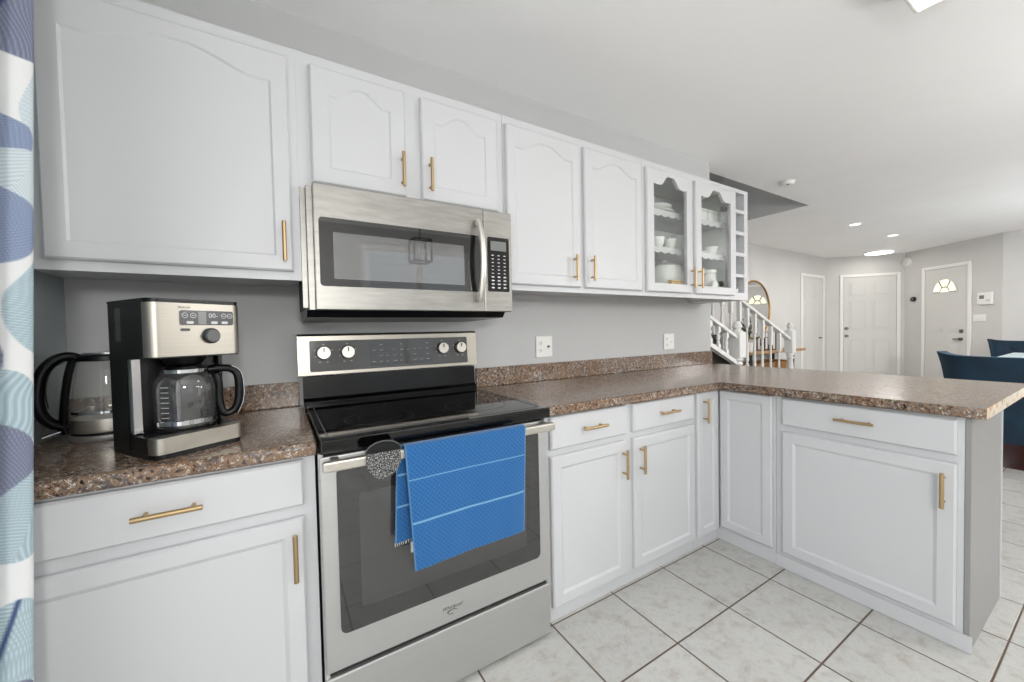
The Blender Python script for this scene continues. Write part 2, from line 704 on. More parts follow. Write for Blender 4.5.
# left wall with the sliding window opening y -3.35..-1.15
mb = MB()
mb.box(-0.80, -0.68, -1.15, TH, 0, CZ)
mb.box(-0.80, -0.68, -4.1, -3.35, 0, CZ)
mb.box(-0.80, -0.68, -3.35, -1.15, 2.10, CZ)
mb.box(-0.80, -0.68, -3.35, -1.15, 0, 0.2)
struct(mb.build('wall_left', M['wall_shaded']), 'grey wall at the left end of the worktop')
# rear wall with the patio door and dining windows
mb = MB()
for a, b, c, d in ((-0.80, 0.8, 0, CZ), (0.8, 2.3, 2.30, CZ), (2.3, 5.1, 0, CZ), (5.1, 8.1, 0, 0.55), (5.1, 8.1, 2.15, CZ), (8.1, 10.9, 0, CZ)):
    mb.box(a, b, -4.12, -4.0, c, d)
struct(mb.build('wall_rear', M['farwall']), 'rear wall with patio door and windows')
# far walls of the hall
mb = MB(); mb.box(1.0, 9.38, 1.49, 1.59, 0, CZ)
struct(mb.build('wall_hall', M['farwall']), 'pale hall wall with the round mirror')
mb = MB(); mb.box(0.9, 1.0, TH, 1.59, 0, CZ)
struct(mb.build('wall_stair_end', M['farwall']), 'pale wall closing the stair')


def frame2(p0, p1):
    """matrix: local x along the wall from p0, local y into the wall, z up"""
    d = (Vector(p1) - Vector(p0)).normalized()
    return Matrix(((d.x, -d.y, 0, p0[0]), (d.y, d.x, 0, p0[1]), (0, 0, 1, 0), (0, 0, 0, 1)))


PA, PB, PC = (9.38, 1.49), (10.19, 0.553), (9.30, -0.72)
XB, XC = frame2(PA, PB), frame2(PB, PC)
LB, LC = 1.2386, 1.5533
mb = MB(XB); mb.box(-0.02, LB, 0.0, 0.1, 0, CZ)
struct(mb.build('wall_foyer', M['farwall']), 'pale angled foyer wall holding the panelled closet door')
mb = MB(XC); mb.box(0.0, LC, 0.0, 0.1, 0, CZ)
struct(mb.build('wall_entrance', M['farwall']), 'pale angled wall holding the front door')
mb = MB(); mb.box(9.30, 9.40, -4.1, -0.72, 0, CZ)
struct(mb.build('wall_front', M['farwall']), 'pale front wall behind the dining chairs')


# panelled doors --------------------------------------------------
def panelled_door(name, xf, x0, x1, z1, panels, casing=0.055, depth=0.03):
    """slab on the wall face with a casing; panels = list of (x0,x1,z0,z1)"""
    root = thing(name, None, None)
    MW[root] = Matrix.Identity(4)
    mb = MB(xf)
    mb.box(x0, x1, -0.012, -0.0005, 0.005, z1)
    for a, b, c, d in panels:
        mb.box(a, b, -0.015, -0.012, c, d, 0.003, 1)
        mb.box(a + 0.03, b - 0.03, -0.021, -0.014, c + 0.03, d - 0.03, 0.005, 1)
    mb.build('door_slab', M['doorp'], root)
    mb = MB(xf)
    mb.box(x0 - casing - 0.008, x0 - 0.008, -0.022, -0.0005, 0, z1 + casing + 0.008, 0.004, 1)
    mb.box(x1 + 0.008, x1 + casing + 0.008, -0.022, -0.0005, 0, z1 + casing + 0.008, 0.004, 1)
    mb.box(x0 - 0.0085, x1 + 0.0085, -0.022, -0.0005, z1 + 0.008, z1 + casing + 0.008, 0.004, 1)
    mb.build('casing', M['trim'], root)
    root['kind'] = 'structure'
    return root


XW = Matrix.Translation((0, 1.49, 0))
d1 = panelled_door('door_1', XW, 8.30, 9.16, 2.08,
                   [(8.38, 8.70, 1.66, 2.0), (8.78, 9.08, 1.66, 2.0), (8.38, 8.70, 0.95, 1.58), (8.78, 9.08, 0.95, 1.58), (8.38, 8.70, 0.2, 0.85), (8.78, 9.08, 0.2, 0.85)])
d1['label'] = 'narrow white panelled closet door in the hall wall'
mb = MB(XW); mb.cyl((9.0, -0.012, 0.92), (9.0, -0.05, 0.92), 0.012); mb.box(8.93, 9.02, -0.062, -0.046, 0.91, 0.93, 0.004, 1)
mb.build('door_handle', M['nickel'], d1, True)
d2 = panelled_door('door_2', XB, 0.275, 1.105, 2.09,
                   [(0.36, 0.64, 1.72, 2.0), (0.74, 1.02, 1.72, 2.0), (0.36, 0.64, 1.06, 1.64), (0.74, 1.02, 1.06, 1.64), (0.36, 0.64, 0.2, 0.88), (0.74, 1.02, 0.2, 0.88)])
d2['label'] = 'white panelled double-width door in the angled foyer wall'
for nm, z in (('deadbolt', 1.09), ('door_knob', 0.94)):
    mb = MB(XB); mb.cyl((0.315, -0.012, z), (0.315, -0.03, z), 0.028); mb.cyl((0.315, -0.03, z), (0.315, -0.06, z), 0.018, 0.024)
    mb.build(nm, M['nickel'], d2, True)
d3 = panelled_door('door_3', XC, 0.405, 1.085, 2.10,
                   [(0.49, 0.71, 0.98, 1.1), (0.79, 1.0, 0.98, 1.1), (0.49, 0.71, 0.2, 0.8), (0.79, 1.0, 0.2, 0.8)])
d3['label'] = 'white front door with an arched fanlight'
# fanlight: five lites with caming between
mb = MB(XC)
fx, fz, fr_ = 0.735, 1.69, 0.20
def arc(r, a0, a1, n=7):
    return [(fx + r * math.cos(a0 + (a1 - a0) * i / n), fz + 0.95 * r * math.sin(a0 + (a1 - a0) * i / n) * 1.25) for i in range(n + 1)]
for k in range(3):
    a0, a1 = PI * (k / 3) + 0.07, PI * ((k + 1) / 3) - 0.07
    mb.prism(arc(0.185, a0, a1) + list(reversed(arc(0.085, a0 + 0.04, a1 - 0.04))), 'Y', -0.016, -0.0125)
mb.prism(arc(0.07, 0.05, PI - 0.05), 'Y', -0.016, -0.0125)
mb.build('fanlight', M['fanlight'], d3)
mb = MB(XC); mb.prism(arc(0.188, 0, PI, 14), 'Y', -0.0125, -0.0121); mb.build('fanlight_caming', M['lead'], d3)
mb = MB(XC)
mb.prism(arc(0.205, 0, PI, 12) + list(reversed(arc(0.187, 0, PI, 12))), 'Y', -0.020, -0.0122)
mb.box(fx - 0.205, fx + 0.205, -0.020, -0.0122, fz - 0.014, fz + 0.0)
mb.build('fanlight_frame', M['doorp'], d3)
mb = MB(XC); mb.box(0.985, 1.035, -0.03, -0.0125, 0.995, 1.05, 0.004, 1); mb.build('deadbolt', M['nickel'], d3)
mb = MB(XC); mb.cyl((1.01, -0.0125, 0.89), (1.01, -0.055, 0.89), 0.024); mb.box(0.91, 1.02, -0.065, -0.05, 0.878, 0.90, 0.005, 1)
mb.build('door_handle', M['nickel'], d3, True)

# baseboards of the hall
mb = MB(); mb.box(1.0, 8.23, 1.475, 1.4895, 0, 0.09); struct(mb.build('baseboard_hall', M['trim']))
mb = MB(); mb.box(9.285, 9.2995, -3.99, -0.75, 0, 0.09); struct(mb.build('baseboard_front', M['trim']))

# windows: sliding window left, patio door and dining windows behind the camera
def window(name, mk, x0, x1, z0, z1, mull, fw=0.06):
    root = thing(name, None, None)
    mb = MB(mk)
    mb.box(x0, x0 + fw, -0.03, 0.05, z0, z1); mb.box(x1 - fw, x1, -0.03, 0.05, z0, z1)
    mb.box(x0 + fw, x1 - fw, -0.03, 0.05, z0, z0 + fw); mb.box(x0 + fw, x1 - fw, -0.03, 0.05, z1 - fw, z1)
    for m_ in mull:
        mb.box(m_ - 0.04, m_ + 0.04, -0.03, 0.05, z0 + fw, z1 - fw)
    mb.build('window_frame', M['trim'], root)
    root['kind'] = 'structure'
    return root

window('window_1', Matrix(((0, 1, 0, -0.74), (1, 0, 0, 0), (0, 0, 1, 0), (0, 0, 0, 1))), -3.349, -1.151, 0.201, 2.099, [-2.25])['label'] = 'wide window beside the camera in the left wall'
window('window_2', Matrix.Translation((0, -4.06, 0)), 0.801, 2.299, 0.001, 2.299, [1.55])['label'] = 'sliding patio door in the rear wall'
window('window_3', Matrix.Translation((0, -4.06, 0)), 5.101, 8.099, 0.551, 2.149, [6.1, 7.1])['label'] = 'dining room window in the rear wall'

# ------------------------------------------------------------------ cabinet builders
def bell(t, w0, w1):
    a = (1 - abs(2 * t - 1) - w0) / (w1 - w0)
    a = max(0.0, min(1.0, a))
    return a * a * (3 - 2 * a)


def contour(x0, x1, z0, z1, arch, n=28, w0=0.14, w1=0.92):
    """closed contour, CCW seen from the front: bottom-left, bottom-right, then the top from right to left"""
    pts = [(x0, z0), (x1, z0)]
    for i in range(n + 1):
        t = 1 - i / n
        dip = -0.06 * arch * math.exp(-((min(t, 1 - t) - 0.12) / 0.06) ** 2) if arch else 0
        pts.append((x0 + (x1 - x0) * t, z1 - arch + arch * bell(t, w0, w1) + dip))
    return pts


def door_mesh(mb, x0, x1, z0, z1, yf, th=0.02, ins=(0.05, 0.05, 0.05, 0.05), arch=0.0, glass=False, lip=0.006, rec=0.006, bev=0.011, flat=False, w0=0.14, w1=0.92):
    """framed door front facing -Y; ins = left, right, bottom, top margins"""
    bm = mb.bm
    N = 28

    def outer(e):
        pts = [(x0 + e, z0 + e), (x1 - e, z0 + e)]
        for i in range(N + 1):
            t = 1 - i / N
            pts.append((x0 + e + (x1 - x0 - 2 * e) * t, z1 - e))
        return pts
    inner = contour(x0 + ins[0], x1 - ins[1], z0 + ins[2], z1 - ins[3], arch, N, w0, w1)
    loops = [(outer(0), yf + th), (outer(0), yf + lip), (outer(lip), yf)]
    if flat:
        pass
    elif glass:
        loops += [(inner, yf), (inner, yf + th)]
    else:
        in2 = contour(x0 + ins[0] + bev, x1 - ins[1] - bev, z0 + ins[2] + bev, z1 - ins[3] - bev, arch, N, w0, w1)
        loops += [(inner, yf), (in2, yf + rec)]
    rings = [[bm.verts.new((p[0], y, p[1])) for p in pts] for pts, y in loops]
    n = len(rings[0])
    for A, B in zip(rings[:-1], rings[1:]):
        for i in range(n):
            j = (i + 1) % n
            bm.faces.new((A[i], A[j], B[j], B[i]))
    if glass:
        A, B = rings[-1], rings[0]
        for i in range(n):
            j = (i + 1) % n
            bm.faces.new((A[i], A[j], B[j], B[i]))
    else:
        bm.faces.new(rings[-1])
        bm.faces.new(list(reversed(rings[0])))
    return mb


def bar_handle(parent, xf, x, z, yf, vertical, L=0.128):
    """brass bar pull standing off a front at y=yf"""
    mb = MB(xf)
    yb = yf - 0.030
    h = L / 2
    if vertical:
        mb.cyl((x, yb, z - h), (x, yb, z + h), 0.0062, seg=14)
        for s in (-1, 1):
            mb.cyl((x, yf - 0.0003, z + s * h * 0.68), (x, yb, z + s * h * 0.68), 0.0048, seg=12)
    else:
        mb.cyl((x - h, yb, z), (x + h, yb, z), 0.0062, seg=14)
        for s in (-1, 1):
            mb.cyl((x + s * h * 0.68, yf - 0.0003, z), (x + s * h * 0.68, yb, z), 0.0048, seg=12)
    return mb.build('handle', M['gold'], parent, True)


FY = -0.632        # base cabinet face
DY = -0.652        # base door fronts
TOPZ = 0.8415      # underside of the worktop


def add_door(root, xf, x0, x1, z0, z1, yf, name='door', handle=None, arch=0.0, ins=0.045, **k):
    mb = MB(xf)
    door_mesh(mb, x0, x1, z0, z1, yf, 0.0195, ins if isinstance(ins, tuple) else (ins,) * 4, arch, **k)
    d = mb.build(name, M['cab'], root)
    if handle:
        bar_handle(d, xf, handle[0], handle[1], yf, handle[2])
    return d


# left base cabinet
r = thing('base_cabinet', 'white base cabinet under the coffee maker, left of the stove', 'cabinet', (-0.34, -0.32, 0))
mb = MB(); mb.box(-0.678, -0.002, FY, -0.002, 0.055, TOPZ); mb.build('body', M['cab'], r)
mb = MB(); mb.box(-0.678, -0.002, FY + 0.012, -0.01, 0.001, 0.055); mb.build('toe_kick', M['cab'], r)
add_door(r, None, -0.64, -0.032, 0.706, 0.832, DY, 'drawer', (-0.313, 0.769, False), flat=True)
add_door(r, None, -0.64, -0.034, 0.070, 0.673, DY, 'door', (-0.058, 0.577, True))

# two-door base cabinet right of the stove
r = thing('base_cabinet', 'white base cabinet with two drawers and two doors, right of the stove', 'cabinet', (1.28, -0.32, 0))
mb = MB(); mb.box(0.810, 1.764, FY, -0.002, 0.055, TOPZ); mb.build('body', M['cab'], r)
mb = MB(); mb.box(0.812, 1.764, FY + 0.006, -0.01, 0.001, 0.055); mb.build('toe_kick', M['cab'], r)
for x0, x1, hx in ((0.822, 1.243, 1.217), (1.293, 1.746, 1.331)):
    add_door(r, None, x0, x1, 0.703, 0.834, DY, 'drawer', ((x0 + x1) / 2 + 0.005, 0.772, False), flat=True)
    add_door(r, None, x0, x1, 0.068, 0.675, DY, 'door', (hx, 0.578, True))

# corner cabinet with folding door
RP = Matrix(((0, 1, 0, 0), (-1, 0, 0, 0), (0, 0, 1, 0), (0, 0, 0, 1)))   # local x -> world -y, local y -> world x
XP = 1.983         # peninsula face
XD = 1.963         # peninsula door fronts
r = thing('corner_cabinet', 'white corner cabinet with a tall folding door between the wall run and the peninsula', 'cabinet', (2.2, -0.4, 0))
mb = MB()
mb.prism([(1.766, -0.002), (2.50, -0.002), (2.50, -0.926), (XP, -0.926), (XP, FY), (1.766, FY)], 'Z', 0.055, TOPZ)
mb.build('body', M['cab'], r)
mb = MB()
mb.prism([(1.766, -0.01), (2.49, -0.01), (2.49, -0.926), (XP - 0.002, -0.926), (XP - 0.002, FY + 0.006), (1.766, FY + 0.006)], 'Z', 0.001, 0.055)
mb.build('toe_kick', M['cab'], r)
add_door(r, None, 1.776, 1.9615, 0.066, 0.836, DY, 'door', (1.823, 0.740, True), ins=0.042)
add_door(r, RP, 0.6535, 0.914, 0.080, 0.834, XD, 'door', None, ins=0.042)

# peninsula cabinet
r = thing('peninsula_cabinet', 'white peninsula cabinet with one wide drawer and one wide door', 'cabinet', (2.24, -1.24, 0))
mb = MB(); mb.box(XP, 2.50, -1.530, -0.928, 0.001, TOPZ); mb.build('body', M['cab'], r)
mb = MB(); mb.box(XP - 0.006, XP - 0.0015, -1.552, -0.928, 0.001, 0.062, 0.001, 1); mb.build('base_board', M['cab'], r)
mb = MB(); mb.box(XP - 0.001, 2.50, -1.546, -1.5305, 0.0, TOPZ, 0.0015, 1); meta(mb.build('end_panel', M['endgrey'], r), 'grey end panel')
mb = MB(); mb.box(2.501, 2.515, -1.550, -0.928, 0.0, TOPZ); mb.build('back_panel', M['cab'], r)
add_door(r, RP, 0.957, 1.513, 0.703, 0.830, XD, 'drawer', (1.233, 0.772, False), flat=True)
add_door(r, RP, 0.957, 1.514, 0.083, 0.671, XD, 'door', (1.484, 0.573, True), ins=0.046)

# ------------------------------------------------------------------ worktops
def bevel_top(mb, edges_test, off=0.014, seg=4):
    bm = mb.bm
    es = [e for e in bm.edges if edges_test(e)]
    bmesh.ops.bevel(bm, geom=es, offset=off, segments=seg, profile=0.5, affect='EDGES')


ZT, ZB = 0.881, 0.842
r = thing('worktop', 'brown speckled worktop carrying the coffee maker, left of the stove', 'worktop', (-0.34, -0.33, ZB))
mb = MB(); mb.box(-0.679, -0.001, -0.667, -0.001, ZB, ZT)
bevel_top(mb, lambda e: all(abs(v.co.y + 0.667) < 1e-4 for v in e.verts) and abs(e.verts[0].co.z - e.verts[1].co.z) < 1e-4)
mb.build('slab', M['granite'], r)
mb = MB(); mb.box(-0.679, -0.012, -0.021, -0.001, ZT + 0.0005, 0.983, 0.003, 2); mb.build('backsplash', M['granite'], r)
r = thing('worktop', 'brown speckled L-shaped worktop running along the wall and over the peninsula', 'worktop', (2.0, -0.5, ZB))
poly = [(0.802, -0.001), (0.802, -0.667), (1.948, -0.667), (1.948, -1.556), (1.975, -1.579), (2.92, -1.579), (2.92, -0.001)]
mb = MB(); mb.prism(poly, 'Z', ZB, ZT)
def _edge(e):
    a, b = e.verts[0].co, e.verts[1].co
    if abs(a.z - b.z) > 1e-4:
        return False
    def on(p, q):
        return (Vector(a.xy) - Vector(p)).length + (Vector(b.xy) - Vector(q)).length < 1e-3 or (Vector(a.xy) - Vector(q)).length + (Vector(b.xy) - Vector(p)).length < 1e-3
    return on(poly[1], poly[2]) or on(poly[2], poly[3])
bevel_top(mb, _edge, 0.013, 4)
mb.build('slab', M['granite'], r)
mb = MB(); mb.box(1.977, 2.919, -1.5815, -1.5792, ZB + 0.001, ZT - 0.0005); meta(mb.build('edge_strip', M['endcap'], r), 'pale mottled strip along the cut end')
mb = MB(); mb.box(0.812, 2.945, -0.021, -0.001, ZT + 0.0005, 0.983, 0.003, 2); mb.build('backsplash', M['granite'], r)

# ------------------------------------------------------------------ upper cabinets
UY, UD = -0.352, -0.372
UT = 2.143


def carcass(x0, x1, z0, z1, root, rail=0.0):
    mb = MB()
    mb.box(x0, x1, UY, -0.002, z0, z1)
    mb.build('body', M['cab'], root)


r = thing('wall_cabinet', 'large white wall cabinet with one arched door above the coffee maker', 'cabinet', (-0.34, -0.18, 1.365))
mb = MB(); mb.box(-0.679, -0.0042, UY, UY + 0.02, 1.365, UT); mb.box(-0.679, -0.0042, UY + 0.02, -0.002, 1.383, UT)
mb.build('body', M['cab'], r)
add_door(r, None, -0.597, -0.028, 1.393, 2.103, UD, 'door', (-0.053, 1.486, True), arch=0.047, ins=(0.046, 0.048, 0.048, 0.047), bev=0.006, rec=0.0045)
r = thing('wall_cabinet', 'short white wall cabinet with two arched doors above the microwave', 'cabinet', (0.4, -0.18, 1.684))
mb = MB(); mb.box(-0.004, 0.802, UY, -0.002, 1.684, UT); mb.build('body', M['cab'], r)
add_door(r, None, 0.036, 0.362, 1.703, 2.103, UD, 'door', (0.345, 1.797, True), arch=0.045, ins=(0.058, 0.055, 0.055, 0.045), bev=0.006, rec=0.0045)
add_door(r, None, 0.424, 0.768, 1.703, 2.103, UD, 'door', (0.455, 1.797, True), arch=0.045, ins=(0.055, 0.058, 0.055, 0.045), bev=0.006, rec=0.0045)
r = thing('wall_cabinet', 'white wall cabinet with two tall arched doors right of the microwave', 'cabinet', (1.26, -0.18, 1.365))
mb = MB(); mb.box(0.804, 1.718, UY, UY + 0.02, 1.365, UT); mb.box(0.804, 1.718, UY + 0.02, -0.002, 1.383, UT); mb.build('body', M['cab'], r)
add_door(r, None, 0.812, 1.243, 1.390, 2.103, UD, 'door', (1.191, 1.484, True), arch=0.045, ins=(0.046, 0.05, 0.05, 0.047), bev=0.006, rec=0.0045)
add_door(r, None, 1.271, 1.700, 1.390, 2.103, UD, 'door', (1.307, 1.487, True), arch=0.045, ins=(0.05, 0.046, 0.05, 0.047), bev=0.006, rec=0.0045)

# glazed display cabinet
r = thing('display_cabinet', 'white wall cabinet with two glazed arched doors showing dishes', 'cabinet', (2.2, -0.18, 1.365))
X0, X1 = 1.72, 2.664
T = 0.018
mb = MB()
mb.box(X0, X0 + T, UY + T, -0.002, 1.383, UT); mb.box(X1 - T, X1, UY + T, -0.002, 1.383, UT)
mb.box(X0 + T, X1 - T, UY + T, -0.002, UT - T, UT); mb.box(X0 + T, X1 - T, UY + T, -0.002, 1.405, 1.423)
mb.box(X0 + T, X1 - T, -0.012, -0.002, 1.423, UT - T)
mb.build('body', M['cab_in'], r)
mb = MB()
mb.box(X0, X0 + 0.055, UY, UY + T, 1.365, UT); mb.box(X1 - 0.05, X1, UY, UY + T, 1.365, UT)
mb.box(2.13, 2.226, UY, UY + T, 1.423, UT - 0.07)
mb.box(X0 + 0.055, X1 - 0.05, UY, UY + T, 1.365, 1.423); mb.box(X0 + 0.055, X1 - 0.05, UY, UY + T, UT - 0.07, UT)
mb.build('face_frame', M['cab'], r)
for x0, x1, hx in ((1.742, 2.160, 2.147), (2.199, 2.646, 2.222)):
    ins = (0.058, 0.052, 0.052, 0.030)
    d = add_door(r, None, x0, x1, 1.390, 2.103, UD, 'door', (hx, 1.486, True), arch=0.056, ins=ins, glass=True, w0=0.42, w1=0.84)
    mb = MB(); mb.prism(contour(x0 + 0.059, x1 - 0.053, 1.443, 2.072, 0.055, 28, 0.42, 0.84), 'Y', UD + 0.009, UD + 0.012)
    mb.build('glass_pane', M['pane'], d)
for z in (1.676, 1.900):
    mb = MB(); mb.box(X0 + T + 0.001, X1 - T - 0.001, -0.30, -0.0125, z - 0.016, z)
    sh = mb.build('shelf', M['cab'], r)
    n = 150
    poly = [(X0 + T + 0.002 + (X1 - X0 - 2 * T - 0.004) * i / n, z - 0.026 - 0.012 * abs(math.sin(PI * i / n * 13)) ** 0.7) for i in range(n + 1)]
    mb = MB(); mb.prism(poly + [(X1 - T - 0.002, z + 0.002), (X0 + T + 0.002, z + 0.002)], 'Y', -0.306, -0.3003)
    mb.build('scalloped_trim', M['cab'], sh)
# hinge seen through the right pane
mb = MB(); mb.box(2.585, 2.644, -0.33, -0.30, 1.985, 2.012, 0.003, 1); mb.build('hinge', M['nickel'], r)

# open cubbies at the end
r = thing('cubby_cabinet', 'slim white open cubby column at the end of the wall cabinets', 'cabinet', (2.75, -0.18, 1.365))
X0, X1 = 2.665, 2.845
mb = MB()
mb.box(X0, X0 + 0.027, UY, -0.002, 1.383, UT); mb.box(X1 - 0.045, X1, UY, -0.002, 1.383, UT)
mb.box(X0 + 0.027, X1 - 0.045, -0.262, -0.002, 1.383, UT)
mb.box(X0, X1, UY, -0.002, 1.365, 1.383)
mb.build('body', M['cab'], r)
zs = [(1.383, 1.416), (1.525, 1.548), (1.674, 1.700), (1.825, 1.850), (1.978, 2.000), (2.118, UT)]
for a, b in zs:
    mb = MB(); mb.box(X0 + 0.0275, X1 - 0.0455, UY, -0.2625, a + 0.0005, b - 0.0005); mb.build('shelf', M['cab'], r)

# ------------------------------------------------------------------ dishes in the display cabinet
def dish(name, label, cat, cx, cy, z, prof, m='porcelain', seg=28, group=None):
    mb = MB(); mb.lathe(cx, cy, [(a, z + b) for a, b in prof], seg)
    o = mb.build(name, M[m], None, True)
    return meta(o, label, cat, group)


def cup(cx, cy, z, label, s=1.0, ang=0.0):
    t = thing('teacup', label, 'cup', (cx, cy, z))
    pr = [(0, 0.001), (0.022, 0.001), (0.024, 0.004), (0.036, 0.025), (0.041, 0.055), (0.042, 0.062), (0.039, 0.060), (0.034, 0.028), (0.02, 0.008), (0, 0.007)]
    mb = MB(); mb.lathe(cx, cy, [(a * s, z + b * s) for a, b in pr], 24); mb.build('bowl', M['porcelain'], t, True)
    mb = MB()
    pts = []
    for i in range(11):
        a = -PI / 2 + PI * i / 10
        rr = 0.038 * s + 0.018 * s * math.cos(a)
        pts.append((cx + rr * math.cos(ang), cy + rr * math.sin(ang), z + 0.034 * s + 0.02 * s * math.sin(a)))
    mb.tube(pts, 0.003 * s, 8); mb.build('cup_handle', M['goldwood'] if s > 1 else M['porcelain'], t, True)
    return t


Z0, Z1, Z2 = 1.4235, 1.6765, 1.9005
# top shelf, left pane: a leaning platter stack
dish('serving_platter', 'white shallow platter lying on the top glazed shelf, left side', 'plate', 2.05, -0.165, Z2,
     [(0, 0.001), (0.07, 0.001), (0.13, 0.022), (0.132, 0.026), (0.07, 0.008), (0, 0.007)])
dish('serving_platter', 'white deep platter nested in the lower one on the top glazed shelf', 'plate', 2.05, -0.165, Z2 + 0.0275,
     [(0, 0.001), (0.06, 0.001), (0.115, 0.03), (0.117, 0.034), (0.06, 0.008), (0, 0.007)])
# top shelf, right pane: two square-sided dishes
for k, (dx, lab) in enumerate(((2.45, 'left one of two white lidded canisters on the top glazed shelf'), (2.577, 'right one of two white lidded canisters on the top glazed shelf'))):
    t = thing('canister', lab, 'canister', (dx, -0.2, Z2), 0, 'white canisters on the top shelf')
    mb = MB(); mb.box(dx - 0.058, dx + 0.058, -0.26, -0.15, Z2 + 0.0005, Z2 + 0.083, 0.008, 2); mb.build('box', M['porcelain'], t)
    mb = MB(); mb.box(dx - 0.060, dx + 0.060, -0.262, -0.148, Z2 + 0.0835, Z2 + 0.099, 0.005, 2); mb.cyl((dx, -0.205, Z2 + 0.099), (dx, -0.205, Z2 + 0.107), 0.01); mb.build('lid', M['porcelain'], t)
# middle shelf
cup(1.985, -0.245, Z1, 'white teacup with gilt handle, first on the middle glazed shelf', 1.12, 0.1)
cup(2.110, -0.245, Z1, 'white teacup with gilt handle beside the bowl stack on the middle glazed shelf', 1.12, 1.3)
for k in range(3):
    dish('bowl', ['bottom bowl', 'middle bowl', 'top bowl'][k] + ' of the white bowl stack on the middle glazed shelf', 'bowl', 2.225, -0.235, Z1 + 0.030 * k,
         [(0, 0.001), (0.025, 0.001), (0.045, 0.02), (0.052, 0.045), (0.049, 0.044), (0.04, 0.022), (0.02, 0.028 - 0.0), (0, 0.0295 - 0.001)][:8], group='white bowls on the middle shelf')
dish('bowl', 'small white bowl alone on the middle glazed shelf, right pane', 'bowl', 2.56, -0.24, Z1,
     [(0, 0.001), (0.022, 0.001), (0.042, 0.025), (0.056, 0.062), (0.053, 0.062), (0.038, 0.027), (0.02, 0.006), (0, 0.005)])
dish('saucer', 'white saucer on the middle glazed shelf behind the door stile', 'plate', 2.43, -0.225, Z1,
     [(0, 0.001), (0.035, 0.001), (0.066, 0.014), (0.066, 0.017), (0.034, 0.005), (0, 0.005)])
cup(2.40, -0.10, Z1, 'plain white teacup behind the saucer on the middle glazed shelf', 1.0, 0.4)
# bottom shelf
t = thing('tureen', 'large round white lidded tureen on the bottom glazed shelf', 'pot', (2.14, -0.185, Z0))
mb = MB(); mb.lathe(2.14, -0.185, [(0, Z0 + 0.001), (0.07, Z0 + 0.001), (0.085, Z0 + 0.012), (0.105, Z0 + 0.06), (0.108, Z0 + 0.12), (0.10, Z0 + 0.15), (0.09, Z0 + 0.15), (0, Z0 + 0.148)], 36)
mb.build('bowl', M['porcelain'], t, True)
mb = MB(); mb.lathe(2.14, -0.185, [(0.1, Z0 + 0.1505), (0.098, Z0 + 0.158), (0.06, Z0 + 0.18), (0.015, Z0 + 0.19), (0.016, Z0 + 0.20), (0, Z0 + 0.204)], 36)
mb.build('lid', M['porcelain'], t, True)
t = thing('trinket_box', 'small golden box in front of the white tureen', 'box', (2.06, -0.318, Z0))
mb = MB(); mb.box(2.01, 2.11, -0.331, -0.303, Z0 + 0.0005, Z0 + 0.04, 0.003, 2); mb.build('box', M['goldwood'], t)
mb = MB(); mb.box(2.008, 2.112, -0.333, -0.301, Z0 + 0.0405, Z0 + 0.05, 0.003, 2); mb.build('lid', M['goldwood'], t)
for k in range(4):
    dish('mug', ['lowest', 'second lowest', 'second highest', 'topmost'][k] + ' white cup of the tall stack right of the tureen', 'cup', 2.325, -0.20, Z0 + 0.034 * k,
         [(0, 0.001), (0.028, 0.001), (0.034, 0.02), (0.04, 0.033), (0.037, 0.033), (0.027, 0.03), (0, 0.03)], group='stacked white cups on the bottom shelf')
t = thing('storage_jar', 'tall white ribbed jar on the bottom glazed shelf, right pane', 'jar', (2.53, -0.24, Z0))
mb = MB(); mb.lathe(2.53, -0.24, [(0, Z0 + 0.001), (0.052, Z0 + 0.001), (0.056, Z0 + 0.01), (0.056, Z0 + 0.12), (0.05, Z0 + 0.128), (0, Z0 + 0.128)], 30); mb.build('jar_body', M['porcelain'], t, True)
mb = MB(); mb.lathe(2.53, -0.24, [(0, Z0 + 0.1285), (0.056, Z0 + 0.1285), (0.058, Z0 + 0.135), (0.058, Z0 + 0.15), (0.05, Z0 + 0.156), (0, Z0 + 0.158)], 30); mb.build('lid', M['porcelain'], t, True)
t = thing('alarm_clock', 'small round white clock in front of the ribbed jar', 'clock', (2.475, -0.32, Z0))
mb = MB(); mb.cyl((2.475, -0.331, Z0 + 0.036), (2.475, -0.312, Z0 + 0.036), 0.034, seg=28); mb.build('case', M['porcelain'], t, True)
mb = MB(); mb.cyl((2.475, -0.3325, Z0 + 0.036), (2.475, -0.3312, Z0 + 0.036), 0.026, seg=28); mb.build('dial', M['white'], t, True)


def sprig(name, label, cx, cy, z, h, spread, n, potm, m, pot_r=0.022, pot_h=0.03, leaf=0.016):
    t = thing(name, label, 'plant', (cx, cy, z))
    mb = MB(); mb.lathe(cx, cy, [(0, z + 0.001), (pot_r * 0.8, z + 0.001), (pot_r, z + pot_h), (pot_r * 0.9, z + pot_h), (0, z + pot_h * 0.9)], 18)
    mb.build('pot', M[potm], t, True)
    rnd = random.Random(hash(name) % 99 + int(cx * 100))
    mb = MB()
    for i in range(n):
        a = rnd.uniform(0, 2 * PI)
        s = rnd.uniform(0.2, 1.0) * spread
        zz = z + pot_h + rnd.uniform(0.25, 1.0) * (h - pot_h)
        c = Vector((cx + s * math.cos(a), cy + s * math.sin(a), zz))
        d = Vector((math.cos(a), math.sin(a), rnd.uniform(-0.2, 0.9))).normalized()
        w = d.cross(Vector((0, 0, 1))).normalized() * leaf * 0.42
        q = [c - d * leaf, c + w, c + d * leaf, c - w]
        mb.quad(*[tuple(p) for p in q])
        mb.tube([(cx, cy, z + pot_h * 0.85), tuple(c - d * leaf)], 0.0012, 5)
    mb.build('foliage', M[m], t)
    return t


